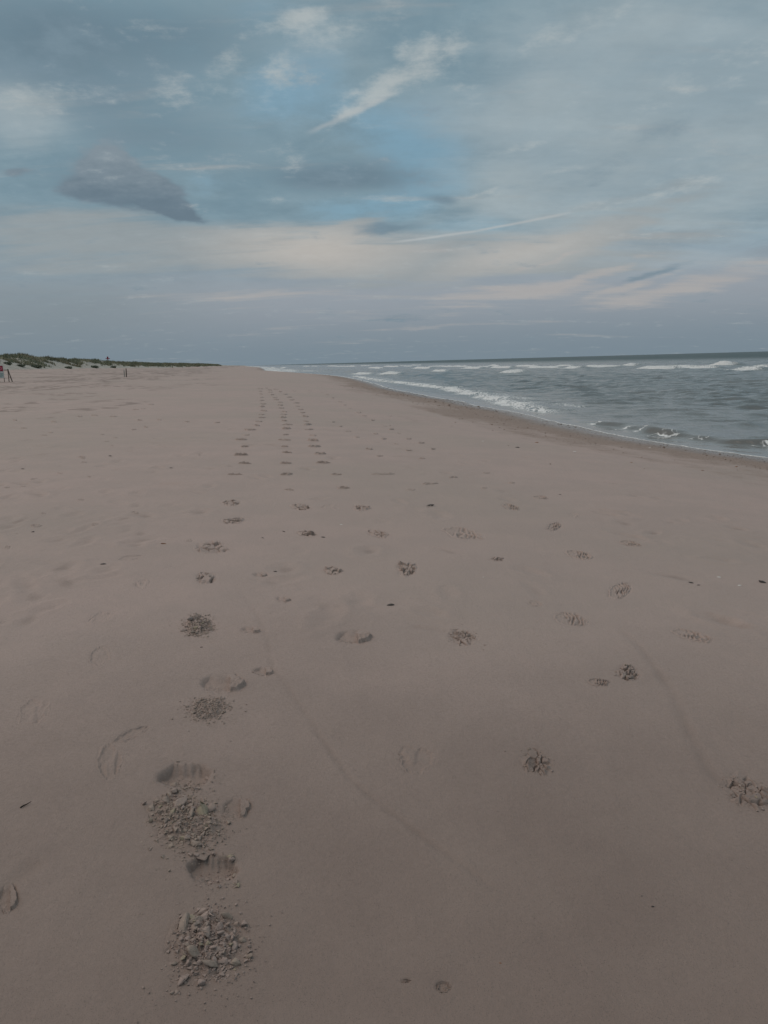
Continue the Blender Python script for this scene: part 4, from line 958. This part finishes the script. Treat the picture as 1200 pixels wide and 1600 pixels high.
V, Fc = box((sc, -0.118, (zt + zm) / 2), (sx1 - sx0 - 1.6 * mpp, 0.004, zt - zm - 1.5 * mpp)); mesh('red_panel', V, Fc, M_RED, False, None, board)
a = np.linspace(0, 2 * math.pi, 40, endpoint=False)
ri = []
for (rx, rz, yy) in ((5.6, 3.3, -0.1205), (3.4, 1.5, -0.1205)): ri.append(np.stack([sc + rx * mpp * np.cos(a), np.full(40, yy), (zt + zm) / 2 + rz * mpp * np.sin(a)], 1))
fr = np.concatenate(ri); bk = fr + [0, 0.001, 0]
i = np.arange(40); j = (i + 1) % 40
mesh('emblem', np.concatenate([fr, bk]), np.concatenate([np.stack([i, j, j + 40, i + 40], 1), np.stack([i + 80, j + 80, j, i], 1), np.stack([i + 40, j + 40, j + 120, i + 120], 1)]), M_ROSE, False, None, board)
for (z_, hh, wf) in ((13.2, 1.6, 0.84), (10.6, 1.2, 0.78), (8.6, 0.8, 0.6)):
    V, Fc = box((sc, -0.1165, z_ * mpp), ((sx1 - sx0) * wf, 0.003, hh * mpp)); mesh('printed_line', V, Fc, M_TEAL, False, None, board)
for xx in (sx0 + 0.6 * mpp, sx1 - 0.6 * mpp):
    V, Fc = box((xx, -0.06, 13.0 * mpp), (0.05, 0.05, 27 * mpp)); mesh('board_post', V, Fc, M_WOOD, False, None, root)
X2, Y2 = hit([12.6], [594.5]); Z2, *_ = ground(X2, Y2); V, Fc = lump(14, 0.8, 77)
o = mesh('white_float', V * 0.9 * mpp, Fc, M_PALESHELL, True); o.location = (X2[0], Y2[0], Z2[0] + 0.6 * mpp); tag(o, 'small white lump of litter under the wooden A-frame', 'litter')
for (px, pt, pb, wpx, mat, lab) in ((194.6, 578.3, 589.0, 1.5, M_PALEWOOD, 'pale thin stake standing in the sand in front of the dunes'), (197.6, 576.5, 589.2, 1.6, M_WOOD, 'dark stake standing close beside a pale one before the dunes')):
    X, Y = hit([px], [pb]); ZG, *_ = ground(X, Y); mp_ = math.hypot(X[0], Y[0]) / F; h = (pb - pt) * mp_; w = wpx * mp_ / 2
    a = np.linspace(0, 2 * math.pi, 8, endpoint=False); lv = [(-0.15, 1.0), (h * 0.3, 0.95), (h * 0.55, 1.05), (h * 0.9, 0.85), (h, 0.45)]
    V = np.concatenate([np.stack([w * k * np.cos(a) + 0.04 * z * (mat is M_WOOD), w * k * np.sin(a), np.full(8, z)], 1) for z, k in lv] + [[[0.0, 0, h * 1.01]]])
    o = mesh('wooden_stake', V, [grid_faces(5, 8, True), np.array([[32 + i, 32 + (i + 1) % 8, 40] for i in range(8)])], mat, False); o.location = (X[0], Y[0], ZG[0]); tag(o, lab, 'stake', 'stakes before the dunes')
# red marker on the dune crest
vv = np.linspace(120, 320, 800)
rd = rays([168.3], [560.0])[0]; tt = np.linspace(100, 330, 1200); zz_ = ground_base(rd[0] * tt, rd[1] * tt); el_ = (zz_ - EYE) / tt; k = int(np.argmax(el_)); px_, py_ = rd[0] * tt[k], rd[1] * tt[k]
mp_ = tt[k] / F; root = empty('marker_sign', (px_, py_, zz_[k]), -math.atan2(px_, py_)); tag(root, 'small red marker board on a post on the dune crest', 'marker')
zt = EYE + (rd[2] / math.hypot(rd[0], rd[1])) * tt[k] * 1.0 - zz_[k]
zc = max(0.9, zt); V, Fc = box((0, 0, (zc + 2.2 * mp_) / 2 - 0.1), (0.7 * mp_, 0.1, zc + 2.2 * mp_ + 0.2)); mesh('post', V, Fc, M_RED, False, None, root)
V, Fc = box((0, -0.09, zc + 0.6 * mp_), (2.0 * mp_, 0.06, 4.0 * mp_)); mesh('board', V, Fc, M_RED, False, None, root)
V, Fc = box((0, -0.02, zc - 0.2 * mp_), (6.0 * mp_, 0.06, 1.1 * mp_)); mesh('cross_arm', V, Fc, M_ROSE, False, None, root)
